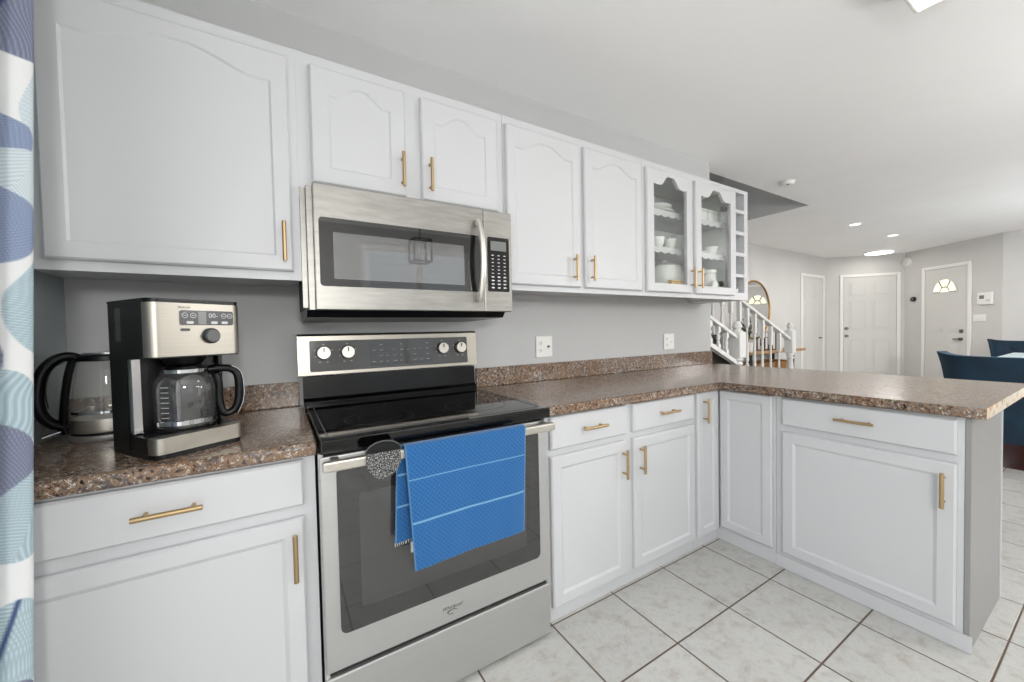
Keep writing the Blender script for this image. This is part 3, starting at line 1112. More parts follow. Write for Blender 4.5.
sprig('potted_plant', 'small dark green plant on the bottom glazed shelf, right end', 2.612, -0.295, Z0, 0.075, 0.018, 34, 'dgrey', 'leaf')
sprig('potted_plant', 'little sage-green sprig in the lowest open cubby', 2.757, -0.308, 1.4165, 0.098, 0.012, 46, 'porcelain', 'sage')

# ------------------------------------------------------------------ microwave
r = thing('microwave', 'stainless steel over-the-range microwave', 'microwave', (0.4, -0.2, 1.26))
MX0, MX1, MF = 0.031, 0.803, -0.414
mb = MB(); mb.box(0.001, 0.797, -0.27, -0.003, 1.272, 1.683, 0.003, 1); mb.build('body', M['blackmatte'], r)
mb = MB(); mb.box(-0.003, 0.797, -0.3535, -0.3525, 1.2725, 1.683); mb.box(0.001, 0.797, -0.3525, -0.2705, 1.2725, 1.683, 0.002, 1); mb.build('front_housing', M['steel_mw'], r)
mb = MB(); mb.box(0.012, 0.800, -0.390, -0.3536, 1.262, 1.681, 0.002, 1); mb.build('side_trim', M['steel_mw'], r)
mb = MB(); mb.box(MX0, 0.6675, MF, -0.391, 1.262, 1.688, 0.004, 2)
door = mb.build('door', M['steel_mw'], r)
mb = MB(); mb.box(0.6685, MX1, MF, -0.391, 1.262, 1.688, 0.004, 2); cp = mb.build('control_panel', M['steel_mw'], r)


def rrect(x0, x1, z0, z1, rad, n=6):
    pts = []
    for cx, cz, a in ((x1 - rad, z0 + rad, -PI / 2), (x1 - rad, z1 - rad, 0), (x0 + rad, z1 - rad, PI / 2), (x0 + rad, z0 + rad, PI)):
        for i in range(n + 1):
            t = a + PI / 2 * i / n
            pts.append((cx + rad * math.cos(t), cz + rad * math.sin(t)))
    return pts


M['mwglass'] = mat('dark_door_glass', (20, 20, 21), 0.03)
M['mwglass'].node_tree.nodes['Principled BSDF'].inputs['IOR'].default_value = 1.8
M['mwmesh'] = mat('door_mesh_glass', (90, 90, 90), 0.03)
M['mwmesh'].node_tree.nodes['Principled BSDF'].inputs['IOR'].default_value = 2.3
mb = MB(); mb.prism(rrect(0.047, 0.660, 1.343, 1.575, 0.012), 'Y', MF - 0.0025, MF - 0.0004); w = mb.build('window_surround', M['mwglass'], door)
mb = MB(); mb.prism(rrect(0.090, 0.575, 1.368, 1.527, 0.003), 'Y', MF - 0.0033, MF - 0.0026); mb.build('window_mesh', M['mwmesh'], w)
pts = []
for i in range(17):
    t = i / 16
    pts.append((0.636, MF - 0.014 - 0.042 * math.sin(PI * t) ** 0.7, 1.304 + 0.33 * t))
mb = MB(); mb.tube(pts, 0.010, 14, rb=0.0135, up=(1, 0, 0))
for z in (1.312, 1.626):
    mb.box(0.626, 0.646, MF - 0.02, MF - 0.0035, z - 0.012, z + 0.012, 0.003, 1)
mb.build('handle', M['steel_bright'], door, True)
mb = MB(); mb.prism(rrect(0.684, 0.788, 1.347, 1.577, 0.006), 'Y', MF - 0.0025, MF - 0.0004); kp = mb.build('keypad', M['blackglass'], cp)
mb = MB(); mb.box(0.698, 0.774, MF - 0.0032, MF - 0.0026, 1.520, 1.560); mb.build('display', M['lcd'], kp)
mb = MB()
for row in range(10):
    for c in range(3):
        zc = 1.500 - row * 0.0152
        xc = 0.707 + c * 0.029
        if row < 6:
            mb.box(xc - 0.005, xc + 0.005, MF - 0.003, MF - 0.0026, zc - 0.0018, zc + 0.0018)
        else:
            mb.prism(rrect(xc - 0.007, xc + 0.007, zc - 0.0028, zc + 0.0028, 0.002, 2), 'Y', MF - 0.003, MF - 0.0026)
mb.build('key_legends', M['mark'], kp)
# black bottom with vent and filters
mb = MB()
mb.prism([(-0.395, 1.2615), (-0.375, 1.238), (-0.02, 1.230), (-0.004, 1.2715), (-0.352, 1.2715), (-0.353, 1.2615)], 'X', 0.006, 0.775)
und = mb.build('underside', M['black'], r)
mb = MB()
for i in range(14):
    mb.box(0.10 + i * 0.042, 0.13 + i * 0.042, -0.383, -0.379, 1.2475, 1.2505)
mb.build('vent_slots', M['dgrey'], und)

# ------------------------------------------------------------------ stove
r = thing('stove', 'stainless electric stove with black glass cooktop and hanging towel', 'stove', (0.4, -0.34, 0))
RX0, RX1, RF = 0.004, 0.786, -0.682
mb = MB(); mb.box(RX0, RX1, -0.650, -0.012, 0.03, 0.846); mb.build('body', M['dgrey'], r)
for x in (RX0, RX1 - 0.012):
    mb = MB(); mb.box(x, x + 0.012, -0.672, -0.6505, 0.03, 0.846); mb.build('side_trim', M['steel'], r)
for fx_ in (0.04, 0.74):
    for fy_ in (-0.6, -0.08):
        mb = MB(); mb.cyl((fx_, fy_, 0.0), (fx_, fy_, 0.0295), 0.02, 0.016); mb.build('foot', M['blackmatte'], r)
# cooktop
mb = MB(); mb.box(0.008, 0.792, -0.690, -0.055, 0.8465, 0.886, 0.005, 3); ct = mb.build('cooktop', M['blackglass'], r)
mb = MB()
mb.box(0.030, 0.770, -0.655, -0.652, 0.8862, 0.8872)
for x in (0.030, 0.767):
    mb.box(x, x + 0.003, -0.652, -0.10, 0.8862, 0.8872)
mb.build('cooktop_rim', M['grey'], ct)


def ring(mb, cx, cy, r0, z, w=0.0022, seg=56):
    A = [mb.bm.verts.new((cx + (r0 - w) * math.cos(2 * PI * i / seg), cy + (r0 - w) * math.sin(2 * PI * i / seg), z)) for i in range(seg)]
    B = [mb.bm.verts.new((cx + r0 * math.cos(2 * PI * i / seg), cy + r0 * math.sin(2 * PI * i / seg), z)) for i in range(seg)]
    for i in range(seg):
        j = (i + 1) % seg
        mb.bm.faces.new((A[i], A[j], B[j], B[i]))


for cx, cy, rr in ((0.215, -0.47, 0.115), (0.585, -0.47, 0.12), (0.215, -0.21, 0.08), (0.585, -0.21, 0.09), (0.40, -0.16, 0.05)):
    mb = MB(); ring(mb, cx, cy, rr, 0.8864); ring(mb, cx, cy, rr * 0.62, 0.8864, 0.0016); mb.build('burner_ring', M['ringmark'], ct)
# backguard: black riser, steel panel
mb = MB(); mb.prism([(-0.055, 0.8462), (-0.055, 0.898), (-0.043, 0.912), (-0.036, 1.0), (-0.014, 1.0), (-0.014, 0.8462)], 'X', -0.012 + 0.014, 0.790)
mb.build('backguard_riser', M['riser'], r)
XK = Matrix.Rotation(math.radians(-5), 4, 'X')
mb = MB()
mb.prism([(-0.072, 1.0105), (-0.060, 1.172), (-0.050, 1.1815), (-0.0125, 1.1815), (-0.0125, 1.0105)], 'X', -0.016, 0.790)
bg = mb.build('control_panel', M['steel_warm'], r)
def onbg(z, off):
    return -0.072 + (z - 1.0105) / (1.172 - 1.0105) * 0.012 - off
def slabbg(mb, x0, x1, z0, z1, off0, off1, rad=0.006):
    bm = mb.bm
    pts = rrect(x0, x1, z0, z1, rad)
    A = [bm.verts.new((p[0], onbg(p[1], off0), p[1])) for p in pts]
    B = [bm.verts.new((p[0], onbg(p[1], off1), p[1])) for p in pts]
    bm.faces.new(A); bm.faces.new(list(reversed(B)))
    for i in range(len(pts)):
        j = (i + 1) % len(pts)
        bm.faces.new((A[i], A[j], B[j], B[i]))
M['fprint'] = mat('grey_printing', (150, 150, 150), 0.4)
M['fascia'] = mat('grey_glass_fascia', (84, 84, 84), 0.12)
mb = MB(); slabbg(mb, 0.028, 0.738, 1.024, 1.153, 0.0003, 0.003); fa = mb.build('fascia', M['fascia'], bg)
mb = MB(); slabbg(mb, 0.265, 0.545, 1.036, 1.142, 0.0031, 0.0036, 0.003); mb.build('display', M['mwglass'], fa)
mb = MB()
rnd = random.Random(3)
for row in range(4):
    for c in range(9):
        if rnd.random() < 0.8:
            x = 0.275 + c * 0.031
            z = 1.052 + row * 0.025
            slabbg(mb, x, x + rnd.uniform(0.008, 0.018), z, z + 0.0032, 0.0037, 0.0040, 0.001)
for kx in (0.080, 0.174, 0.604, 0.697):
    for dx, dz in ((-0.032, 0.012), (0.032, 0.012), (0.0, 0.036), (-0.014, -0.038), (0.014, -0.038), (-0.03, -0.014)):
        slabbg(mb, kx + dx - 0.004, kx + dx + 0.004, 1.101 + dz - 0.0018, 1.101 + dz + 0.0018, 0.0031, 0.0034, 0.0008)
meta(mb.build('printing', M['fprint'], fa), kind='stuff')
for kx in (0.080, 0.174, 0.604, 0.697):
    yk = onbg(1.101, 0.0032)
    n_ = Vector((0, -0.997, 0.074))
    p = Vector((kx, yk, 1.101))
    mb = MB(); mb.cyl(p, p + n_ * 0.008, 0.029, 0.0275, 28); kb = mb.build('knob', M['black'], bg, True)
    mb = MB(); mb.cyl(p + n_ * 0.0082, p + n_ * 0.026, 0.0265, 0.0245, 28); kc = mb.build('knob_cap', M['steel_pale'], kb, True)
    # grip ridge
    mb.bm = bmesh.new(); mb.box(kx - 0.002, kx + 0.002, p.y - 0.0285, p.y - 0.0262, 1.106, 1.1225); mb.build('pointer', M['blackmatte'], kb)
# oven door
mb = MB(); mb.box(RX0 + 0.002, RX1 - 0.004, RF, -0.6725, 0.224, 0.838, 0.004, 2); od = mb.build('oven_door', M['steel'], r)
M['ovenglass'] = mat('oven_door_glass', (46, 46, 46), 0.04, 0, 1.0)
mb = MB(); mb.prism(rrect(0.047, 0.738, 0.325, 0.805, 0.02), 'Y', RF - 0.003, RF - 0.0004); ow = mb.build('oven_window', M['ovenglass'], od)
mb = MB(); mb.prism(rrect(0.105, 0.680, 0.385, 0.72, 0.01), 'Y', RF - 0.0036, RF - 0.0031); mb.build('inner_window', mat('oven_inner_glass', (62, 62, 62), 0.04, 0, 1.0), ow)
mb = MB(); mb.box(0.010, 0.776, -0.744, -0.722, 0.812, 0.840, 0.005, 2)
for x in (0.030, 0.738):
    mb.box(x, x + 0.024, -0.7225, RF - 0.0036, 0.814, 0.838, 0.003, 1)
mb.build('handle', M['steel_pale'], od)
lettering('logo_lettering', 'Whirlpool', 0.017, M['grey'], od, MW[od].inverted() @ front_mtx(0.382, RF - 0.0006, 0.274), 0.0003, 0.3)
mb = MB()
for a0, rr in ((0.2, 0.012), (2.2, 0.010)):
    pts = [(0.382 + rr * 1.5 * math.cos(a0 + i * 0.25), RF - 0.0008, 0.258 + rr * 0.6 * math.sin(a0 + i * 0.25)) for i in range(12)]
    mb.tube(pts, 0.0008, 6)
mb.build('logo_swirl', M['dgrey'], od)
mb = MB(); mb.box(RX0 + 0.002, RX1 - 0.004, RF, -0.6505, 0.014, 0.208, 0.004, 2); mb.build('drawer', M['steel'], r)
mb = MB(); mb.box(RX0 + 0.012, RX1 - 0.014, RF + 0.012, -0.6505, 0.2085, 0.2235); mb.build('drawer_gap', M['blackmatte'], r)

# ------------------------------------------------------------------ towel over the oven handle
def sheet(name, m, parent, fn, nu, nv, layer=None, colfn=None, thick=0.0, single=None):
    """grid surface fn(u,v)->xyz; vertex colour colfn(u,v)->rgb"""
    bm = bmesh.new()
    lay = bm.verts.layers.float_color.new(layer) if layer else None
    V = [[bm.verts.new(fn(i / nu, j / nv)) for j in range(nv + 1)] for i in range(nu + 1)]
    for i in range(nu + 1):
        for j in range(nv + 1):
            if lay:
                V[i][j][lay] = (*colfn(i / nu, j / nv), 1)
    for i in range(nu):
        for j in range(nv):
            bm.faces.new((V[i][j], V[i + 1][j], V[i + 1][j + 1], V[i][j + 1]))
    if parent is not None:
        bmesh.ops.transform(bm, matrix=MW[parent].inverted(), verts=bm.verts)
    bmesh.ops.recalc_face_normals(bm, faces=bm.faces)
    me = bpy.data.meshes.new(name)
    bm.to_mesh(me)
    bm.free()
    me.materials.append(m)
    for p in me.polygons:
        p.use_smooth = True
    o = bpy.data.objects.new(name, me)
    COL.objects.link(o)
    if thick:
        md = o.modifiers.new('thickness', 'SOLIDIFY')
        md.thickness = thick
        md.offset = 0
    if parent is not None:
        o.parent = parent
        MW[o] = MW[parent]
    return o


LF, LBk, HW = 0.345, 0.29, 0.032     # front drop, rear drop, half-loop over the bar
LT = LF + LBk + HW


def towel_pos(u, v):
    s = v * LT                       # from the rear hem over the bar to the front hem
    x = 0.222 + u * 0.418
    wob = 0.0025 * math.sin(u * 8 + 1.0) + 0.0008 * math.sin(u * 23)
    if s < LBk:
        d = LBk - s
        x2 = 0.208 + u * 0.40 - 0.012 * d / LBk * (1 - u)
        return (x2, -0.7145 + 0.006 * math.sin(u * 7) * d / LBk, 0.846 - d)
    if s < LBk + HW:
        t = (s - LBk) / HW
        a = PI * t
        return (x, -0.7335 + 0.0155 * math.cos(a) + (0.0035 if t < .5 else 0) * (1 - 2 * t), 0.846 + 0.004 * math.sin(a))
    d = s - LBk - HW
    xx = x + 0.018 * (d / LF) * (1 - u) - 0.020 * (d / LF) * u
    return (xx, -0.7495 - wob * min(1, d / 0.15) - 0.010 * d / LF, 0.846 - d * (1.02 + 0.03 * (1 - u)))


def towel_col(u, v):
    s = v * LT
    x = u * 0.418
    g = 0.009
    a = (x + s) / g
    b = (x - s) / g
    w = max(abs(math.sin(a * PI / 1.6)), abs(math.sin(b * PI / 1.6)))
    w = w ** 3
    st = 0.0
    d = s - LBk - HW
    for q in (0.092, 0.212, -0.12, -0.215):
        if abs(d - q) < 0.0024:
            st = 0.85
    if u < 0.008 or u > 0.992:
        st = 0.3
    return (w, st, 0)


t = thing('dish_towel', 'blue waffle towel draped over the oven handle', 'towel', (0.43, -0.735, 0.846))
tw = sheet('towel_cloth', M['towel'], t, towel_pos, 150, 240, 'weave', towel_col, 0.003)
mb = MB()
rnd = random.Random(5)
for i in range(70):
    p = towel_pos(i / 69, 0.0)
    mb.cyl((p[0], p[1], p[2] + 0.001), (p[0] + rnd.uniform(-0.002, 0.002), p[1], p[2] - 0.010), 0.0012, 0.0006, 5)
mb.build('fringe', mat('pale_fringe', (222, 226, 228), 0.9), t)
mb = MB(); mb.box(0.240, 0.262, -0.7225, -0.7215, 0.520, 0.552); mb.build('care_tag', M['white'], t)

# ------------------------------------------------------------------ speckled pot holder on the handle
t = thing('pot_holder', 'round black and white speckled pot holder hooked on the oven handle', 'pot holder', (0.163, -0.75, 0.84))
poly = []
for i in range(25):
    a = PI + PI * i / 24
    poly.append((0.163 + 0.047 * math.cos(a), 0.824 + 0.052 * math.sin(a)))
poly = [(0.116, 0.846)] + poly + [(0.210, 0.846)]
mb = MB(); mb.prism(poly, 'Y', -0.7545, -0.7475); mb.build('pad', M['speckle'], t)
poly = [(0.163 + 0.0475 * math.cos(PI * i / 20), 0.8465 + 0.029 * math.sin(PI * i / 20)) for i in range(21)]
mb = MB(); mb.prism(poly, 'Y', -0.7535, -0.7485); fl = mb.build('flap', M['black'], t)
pts = [(0.163 + 0.0485 * math.cos(PI * i / 24), -0.751, 0.8465 + 0.0305 * math.sin(PI * i / 24)) for i in range(25)]
mb = MB(); mb.tube(pts, 0.0016, 8); mb.build('piping', M['grey'], t)

# ------------------------------------------------------------------ sockets
def socket(label, x0, x1, z0, z1, slots, dark):
    t = thing('wall_socket', label, 'socket', ((x0 + x1) / 2, -0.003, z0))
    mb = MB(); mb.box(x0, x1, -0.008, -0.0005, z0, z1, 0.003, 2); mb.build('cover_plate', M['white'], t)
    for sx, kind in slots:
        if kind == 'duplex':
            for dz in (-0.022, 0.022):
                zc = (z0 + z1) / 2 + dz
                mb = MB(); mb.prism(rrect(sx - 0.016, sx + 0.016, zc - 0.014, zc + 0.014, 0.007, 4), 'Y', -0.0095, -0.0082); rc = mb.build('receptacle', M['white'], t)
                mb = MB(); mb.box(sx - 0.007, sx - 0.0045, -0.0100, -0.0096, zc - 0.003, zc + 0.006); mb.box(sx + 0.0045, sx + 0.007, -0.0100, -0.0096, zc - 0.003, zc + 0.006)
                mb.cyl((sx, -0.0100, zc - 0.0085), (sx, -0.0096, zc - 0.0085), 0.0025, seg=10); mb.build('slots', M['hole'], rc)
        else:
            zc = (z0 + z1) / 2
            mb = MB(); mb.box(sx - 0.006, sx + 0.006, -0.0092, -0.0082, zc - 0.013, zc + 0.013, 0.0004, 1); tg = mb.build('switch', M['white'], t)
            mb = MB(); mb.cyl((sx, -0.016, zc), (sx, -0.0093, zc), 0.006 if dark else 0.004, seg=12); mb.build('toggle', M['hole'] if dark else M['white'], tg)
    return t

socket('white double wall plate with socket, nearest the stove', 1.207, 1.325, 1.019, 1.143, [(1.238, 'duplex'), (1.294, 'toggle')], True)
socket('white double wall plate farther right on the kitchen wall', 2.357, 2.475, 1.015, 1.133, [(2.388, 'duplex'), (2.444, 'toggle')], False)

# ------------------------------------------------------------------ coffee maker (local frame: front faces -y)
TH_ = math.radians(33)
W_, D_ = 0.206, 0.22
_u2 = Vector((math.cos(TH_), math.sin(TH_))); _v2 = Vector((-math.sin(TH_), math.cos(TH_)))
_fr = Vector((-0.170, -0.517))
_c = _fr - _u2 * (W_ / 2) + _v2 * (D_ / 2)
r = thing('coffee_maker', 'black and steel drip coffee maker on the left worktop', 'coffee maker', (_c.x, _c.y, ZT + 0.0005), TH_)


def rbox(x0, x1, y0, y1, rf, rb=0.008, n=7):
    """plan outline with front corners rounded rf (front is y0)"""
    pts = []
    for cx, cy, rad, a in ((x0 + rf, y0 + rf, rf, PI), (x1 - rf, y0 + rf, rf, 1.5 * PI), (x1 - rb, y1 - rb, rb, 0), (x0 + rb, y1 - rb, rb, PI / 2)):
        for i in range(n + 1):
            t_ = a + PI / 2 * i / n
            pts.append((cx + rad * math.cos(t_), cy + rad * math.sin(t_)))
    return pts


hx = W_ / 2
def LP(mb, *a, **k):
    return mb.build(*a, local=True, **k)
# housing: base, rear tank column, head
mb = MB()
mb.prism(rbox(-hx, hx, -0.11, 0.11, 0.03), 'Z', 0.0, 0.012)
mb.prism(rbox(-hx, hx, 0.005, 0.11, 0.01), 'Z', 0.0125, 0.246)
mb.prism(rbox(-hx, hx, -0.108, 0.11, 0.022), 'Z', 0.2465, 0.388)
LP(mb, 'housing', M['black'], r)
mb = MB(); mb.prism(rbox(-hx - 0.001, hx + 0.001, -0.109, 0.111, 0.022), 'Z', 0.3885, 0.394); LP(mb, 'lid', M['black'], r)
def wrap(mb, z0, z1, off, d, back=-0.035, rf=0.022):
    """steel skin wrapped round the front and the rounded front corners"""
    o = [p for p in rbox(-hx - off, hx + off, -0.108 - off, 0.11, rf + off)]
    o = o[:16]
    o = [(-hx - off, back)] + o + [(hx + off, back)]
    bm = mb.bm
    inn = [(-hx, back)] + rbox(-hx, hx, -0.108, 0.11, rf)[:16] + [(hx, back)]
    mb.prism(o + list(reversed(inn)), 'Z', z0, z1)
mb = MB(); wrap(mb, 0.250, 0.384, 0.0025, 0, -0.085); fp = LP(mb, 'front_panel', M['steel_warm'], r, smooth=True)
mb = MB(); mb.prism(rbox(-hx, hx, -0.114, -0.075, 0.022), 'Z', 0.0125, 0.052); bp = LP(mb, 'base_plate_front', M['steel_warm'], r, smooth=True)
mb = MB(); mb.prism(rbox(-hx, hx, -0.0745, 0.0048, 0.004), 'Z', 0.0125, 0.052); LP(mb, 'base_plate', M['black'], r)
mb = MB(); mb.cyl((0.0, -0.03, 0.0522), (0.0, -0.03, 0.056), 0.066, seg=36); LP(mb, 'hot_plate', M['black'], r)
mb = MB(); mb.box(-hx - 0.0005, -hx + 0.020, -0.012, 0.0048, 0.054, 0.2455, 0.002, 1); LP(mb, 'water_gauge', M['chrome'], r)
mb = MB(); mb.box(hx - 0.012, hx + 0.0, -0.01, 0.0048, 0.054, 0.2455, 0.002, 1); LP(mb, 'side_pillar', M['black'], r)
mb = MB(); mb.box(-hx - 0.0012, -hx - 0.0002, 0.035, 0.06, 0.29, 0.375); LP(mb, 'tank_window', M['dgrey'], r)
mb = MB(); mb.lathe(0.0, -0.03, [(0, 0.222), (0.035, 0.222), (0.052, 0.2462), (0, 0.2462)], 28); LP(mb, 'filter_basket', M['black'], r, smooth=True)
YF = -0.1106
mb = MB(); mb.prism(rrect(-0.042, 0.082, 0.328, 0.366, 0.006), 'Y', YF - 0.0018, YF - 0.0002); dp = LP(mb, 'display', M['dgrey'], fp)
mb = MB(); mb.box(-0.002, 0.016, YF - 0.0026, YF - 0.0019, 0.330, 0.364); LP(mb, 'screen', M['lcd'], dp)
mb = MB()
for cx in (-0.031, -0.013, 0.058, 0.073):
    pts = [(cx + 0.006 * math.cos(2 * PI * i / 18), YF - 0.0022, 0.353 + 0.006 * math.sin(2 * PI * i / 18)) for i in range(19)]
    mb.tube(pts, 0.0008, 5)
    mb.box(cx - 0.003, cx + 0.003, YF - 0.0024, YF - 0.0019, 0.3523, 0.3537)
for cx in (-0.020, 0.008, 0.035, 0.060):
    mb.prism(rrect(cx - 0.008, cx + 0.008, 0.3315, 0.3385, 0.003, 3), 'Y', YF - 0.0024, YF - 0.0019)
LP(mb, 'button_legends', M['mark'], dp)
lettering('clock_digits', '00-', 0.017, M['mark'], dp, front_mtx(0.033, YF - 0.0022, 0.353), 0.0002)
lettering('logo_lettering', 'BRAUN', 0.008, M['dgrey'], fp, front_mtx(-0.031, YF - 0.0004, 0.373), 0.0002)
mb = MB(); mb.prism(rrect(-0.041, -0.020, 0.313, 0.320, 0.0034, 4), 'Y', YF - 0.0018, YF - 0.0002); LP(mb, 'power_button', M['dgrey'], fp)
mb = MB(); mb.cyl((0.026, YF - 0.0002, 0.300), (0.026, YF - 0.006, 0.300), 0.0205, seg=32); kn = LP(mb, 'dial', M['black'], fp, smooth=True)
mb = MB(); mb.cyl((0.026, YF - 0.0062, 0.300), (0.026, YF - 0.016, 0.300), 0.0165, 0.0155, seg=32); LP(mb, 'dial_cap', M['grey'], kn, smooth=True)
# carafe
CXW = Matrix.Translation((_c.x, _c.y, ZT + 0.0005)) @ Matrix.Rotation(TH_, 4, 'Z')
_cc = CXW @ Vector((0.0, -0.03, 0.0565))
t = thing('coffee_carafe', 'empty glass carafe standing in the coffee maker', 'carafe', tuple(_cc), TH_)
prof = [(0.050, 0.0005), (0.062, 0.004), (0.066, 0.016), (0.066, 0.108), (0.063, 0.124), (0.055, 0.138), (0.048, 0.148)]
mb = MB(); mb.lathe(0, 0, prof, 40); mb.lathe(0, 0, [(a - 0.003, b) for a, b in prof], 40); LP(mb, 'jug', M['jug'], t, smooth=True)
mb = MB()
mb.lathe(0, 0, [(0.0665, 0.012), (0.0675, 0.013), (0.0675, 0.024), (0.0665, 0.025)], 40)
gb = LP(mb, 'base_band', M['chrome'], t, smooth=True)
mb = MB(); mb.lathe(0, 0, [(0.0483, 0.146), (0.0505, 0.147), (0.0505, 0.156), (0.0483, 0.157)], 40); LP(mb, 'rim_band', M['chrome'], t, smooth=True)
mb = MB(); mb.lathe(0, 0, [(0, 0.1575), (0.046, 0.1575), (0.044, 0.163), (0, 0.164)], 32); LP(mb, 'lid', M['black'], t, smooth=True)
ha = math.radians(-22)
hd = Vector((math.cos(ha), math.sin(ha), 0))
def hpt(rad, z):
    return (hd.x * rad, hd.y * rad, z)
pts = [hpt(0.050, 0.150), hpt(0.075, 0.152), hpt(0.102, 0.148), hpt(0.117, 0.130), hpt(0.120, 0.09), hpt(0.116, 0.05), hpt(0.105, 0.028), hpt(0.088, 0.022), hpt(0.076, 0.036), hpt(0.072, 0.07), hpt(0.072, 0.11), hpt(0.066, 0.136)]
def smooth_pts(P, k=4):
    out = []
    P = [Vector(p) for p in P]
    for i in range(len(P) - 1):
        p0, p1, p2, p3 = P[max(i - 1, 0)], P[i], P[i + 1], P[min(i + 2, len(P) - 1)]
        for j in range(k):
            s = j / k
            out.append(0.5 * ((2 * p1) + (-p0 + p2) * s + (2 * p0 - 5 * p1 + 4 * p2 - p3) * s * s + (-p0 + 3 * p1 - 3 * p2 + p3) * s ** 3))
    out.append(P[-1])
    return out
side = Vector((-hd.y, hd.x, 0))
mb = MB(); mb.tube(smooth_pts(pts), 0.0105, 12, rb=0.0135, up=tuple(side)); hn = LP(mb, 'handle', M['black'], t, smooth=True)
pts = [hpt(0.103, 0.1575), hpt(0.1245, 0.138), hpt(0.1305, 0.09), hpt(0.1265, 0.050), hpt(0.113, 0.019)]
mb = MB(); mb.tube(smooth_pts(pts), 0.0028, 10, rb=0.0115, up=tuple(side)); LP(mb, 'handle_trim', M['chrome'], hn, smooth=True)
mb = MB()
for k in range(7):
    z = 0.035 + k * 0.013
    a0 = math.radians(200)
    pp = [(0.0668 * math.cos(a0 + i * 0.07), 0.0668 * math.sin(a0 + i * 0.07), z) for i in range(5)]
    mb.tube(pp, 0.0009, 5)
LP(mb, 'level_marks', M['mark'], t)

# ------------------------------------------------------------------ kettle
KX, KY, KZ = -0.53, -0.21, ZT + 0.0005
r = thing('kettle', 'glass electric kettle with black handle behind the coffee maker', 'kettle', (KX, KY, KZ))
def KB(prof, name, m, parent, seg=40, two=0):
    mb = MB(); mb.lathe(KX, KY, [(a, KZ + b) for a, b in prof], seg)
    if two:
        mb.lathe(KX, KY, [(a - two, KZ + b) for a, b in prof], seg)
    return mb.build(name, m, parent, True)
KB([(0, 0.0), (0.080, 0.0), (0.084, 0.006), (0.084, 0.016), (0.080, 0.019), (0, 0.019)], 'power_base', M['steel'], r)
KB([(0, 0.0195), (0.081, 0.0195), (0.0815, 0.024), (0, 0.025)], 'base_ring', M['black'], r)
KB([(0, 0.0255), (0.080, 0.0255), (0.081, 0.03), (0.0805, 0.064), (0, 0.064)], 'steel_band', M['steel_pale'], r)
KB([(0.080, 0.0645), (0.0795, 0.10), (0.075, 0.16), (0.067, 0.218), (0.064, 0.232)], 'glass_body', M['kettleglass'], r, 40, 0.003)
KB([(0.0800, 0.080), (0.0808, 0.0805), (0.0805, 0.0875), (0.0798, 0.088)], 'glass_band', M['chrome'], r)
KB([(0.0645, 0.2325), (0.067, 0.234), (0.067, 0.246), (0.060, 0.251), (0, 0.254)], 'lid_ring', M['black'], r)
KB([(0, 0.2545), (0.052, 0.2525), (0.050, 0.2575), (0, 0.2605)], 'lid', M['chrome'], r)
ka = Vector((math.cos(math.radians(206)), math.sin(math.radians(206)), 0))
kb_ = Vector((-ka.y, ka.x, 0))
def kp(rad, z):
    return (KX + ka.x * rad, KY + ka.y * rad, KZ + z)
pts = [kp(0.055, 0.240), kp(0.078, 0.249), kp(0.106, 0.238), kp(0.128, 0.205), kp(0.138, 0.150), kp(0.136, 0.105), kp(0.124, 0.072), kp(0.105, 0.054), kp(0.084, 0.046)]
mb = MB(); mb.tube(smooth_pts(pts, 5), [0.013] * 3 + [0.0135] * 35 + [0.011] * 3, 14, rb=[0.016] * 41, up=tuple(kb_))
kh = mb.build('handle', M['black'], r, True)
pts = [kp(0.070, 0.238), kp(0.079, 0.20), kp(0.086, 0.15), kp(0.091, 0.10), kp(0.094, 0.05), kp(0.090, 0.027)]
mb = MB(); mb.tube(smooth_pts(pts, 4), 0.009, 12, rb=0.017, up=tuple(kb_)); mb.build('handle_strut', M['black'], r, True)
pts = [kp(0.085, 0.2315), kp(0.103, 0.222), kp(0.117, 0.195), kp(0.123, 0.150), kp(0.120, 0.105)]
mb = MB(); mb.tube(smooth_pts(pts, 4), 0.0016, 8, rb=0.010, up=tuple(kb_)); mb.build('handle_trim', M['grey'], kh, True)
mb = MB(); mb.tube([kp(0.100, 0.036), kp(0.118, 0.031), kp(0.135, 0.026)], 0.004, 10, rb=0.010, up=tuple(kb_)); mb.build('switch_lever', M['chrome'], r, True)
mb = MB(); mb.tube([(KX + 0.058, KY - 0.035, KZ + 0.205), (KX + 0.080, KY - 0.048, KZ + 0.240)], [0.016, 0.012], 12); mb.build('spout', M['chrome'], r, True)

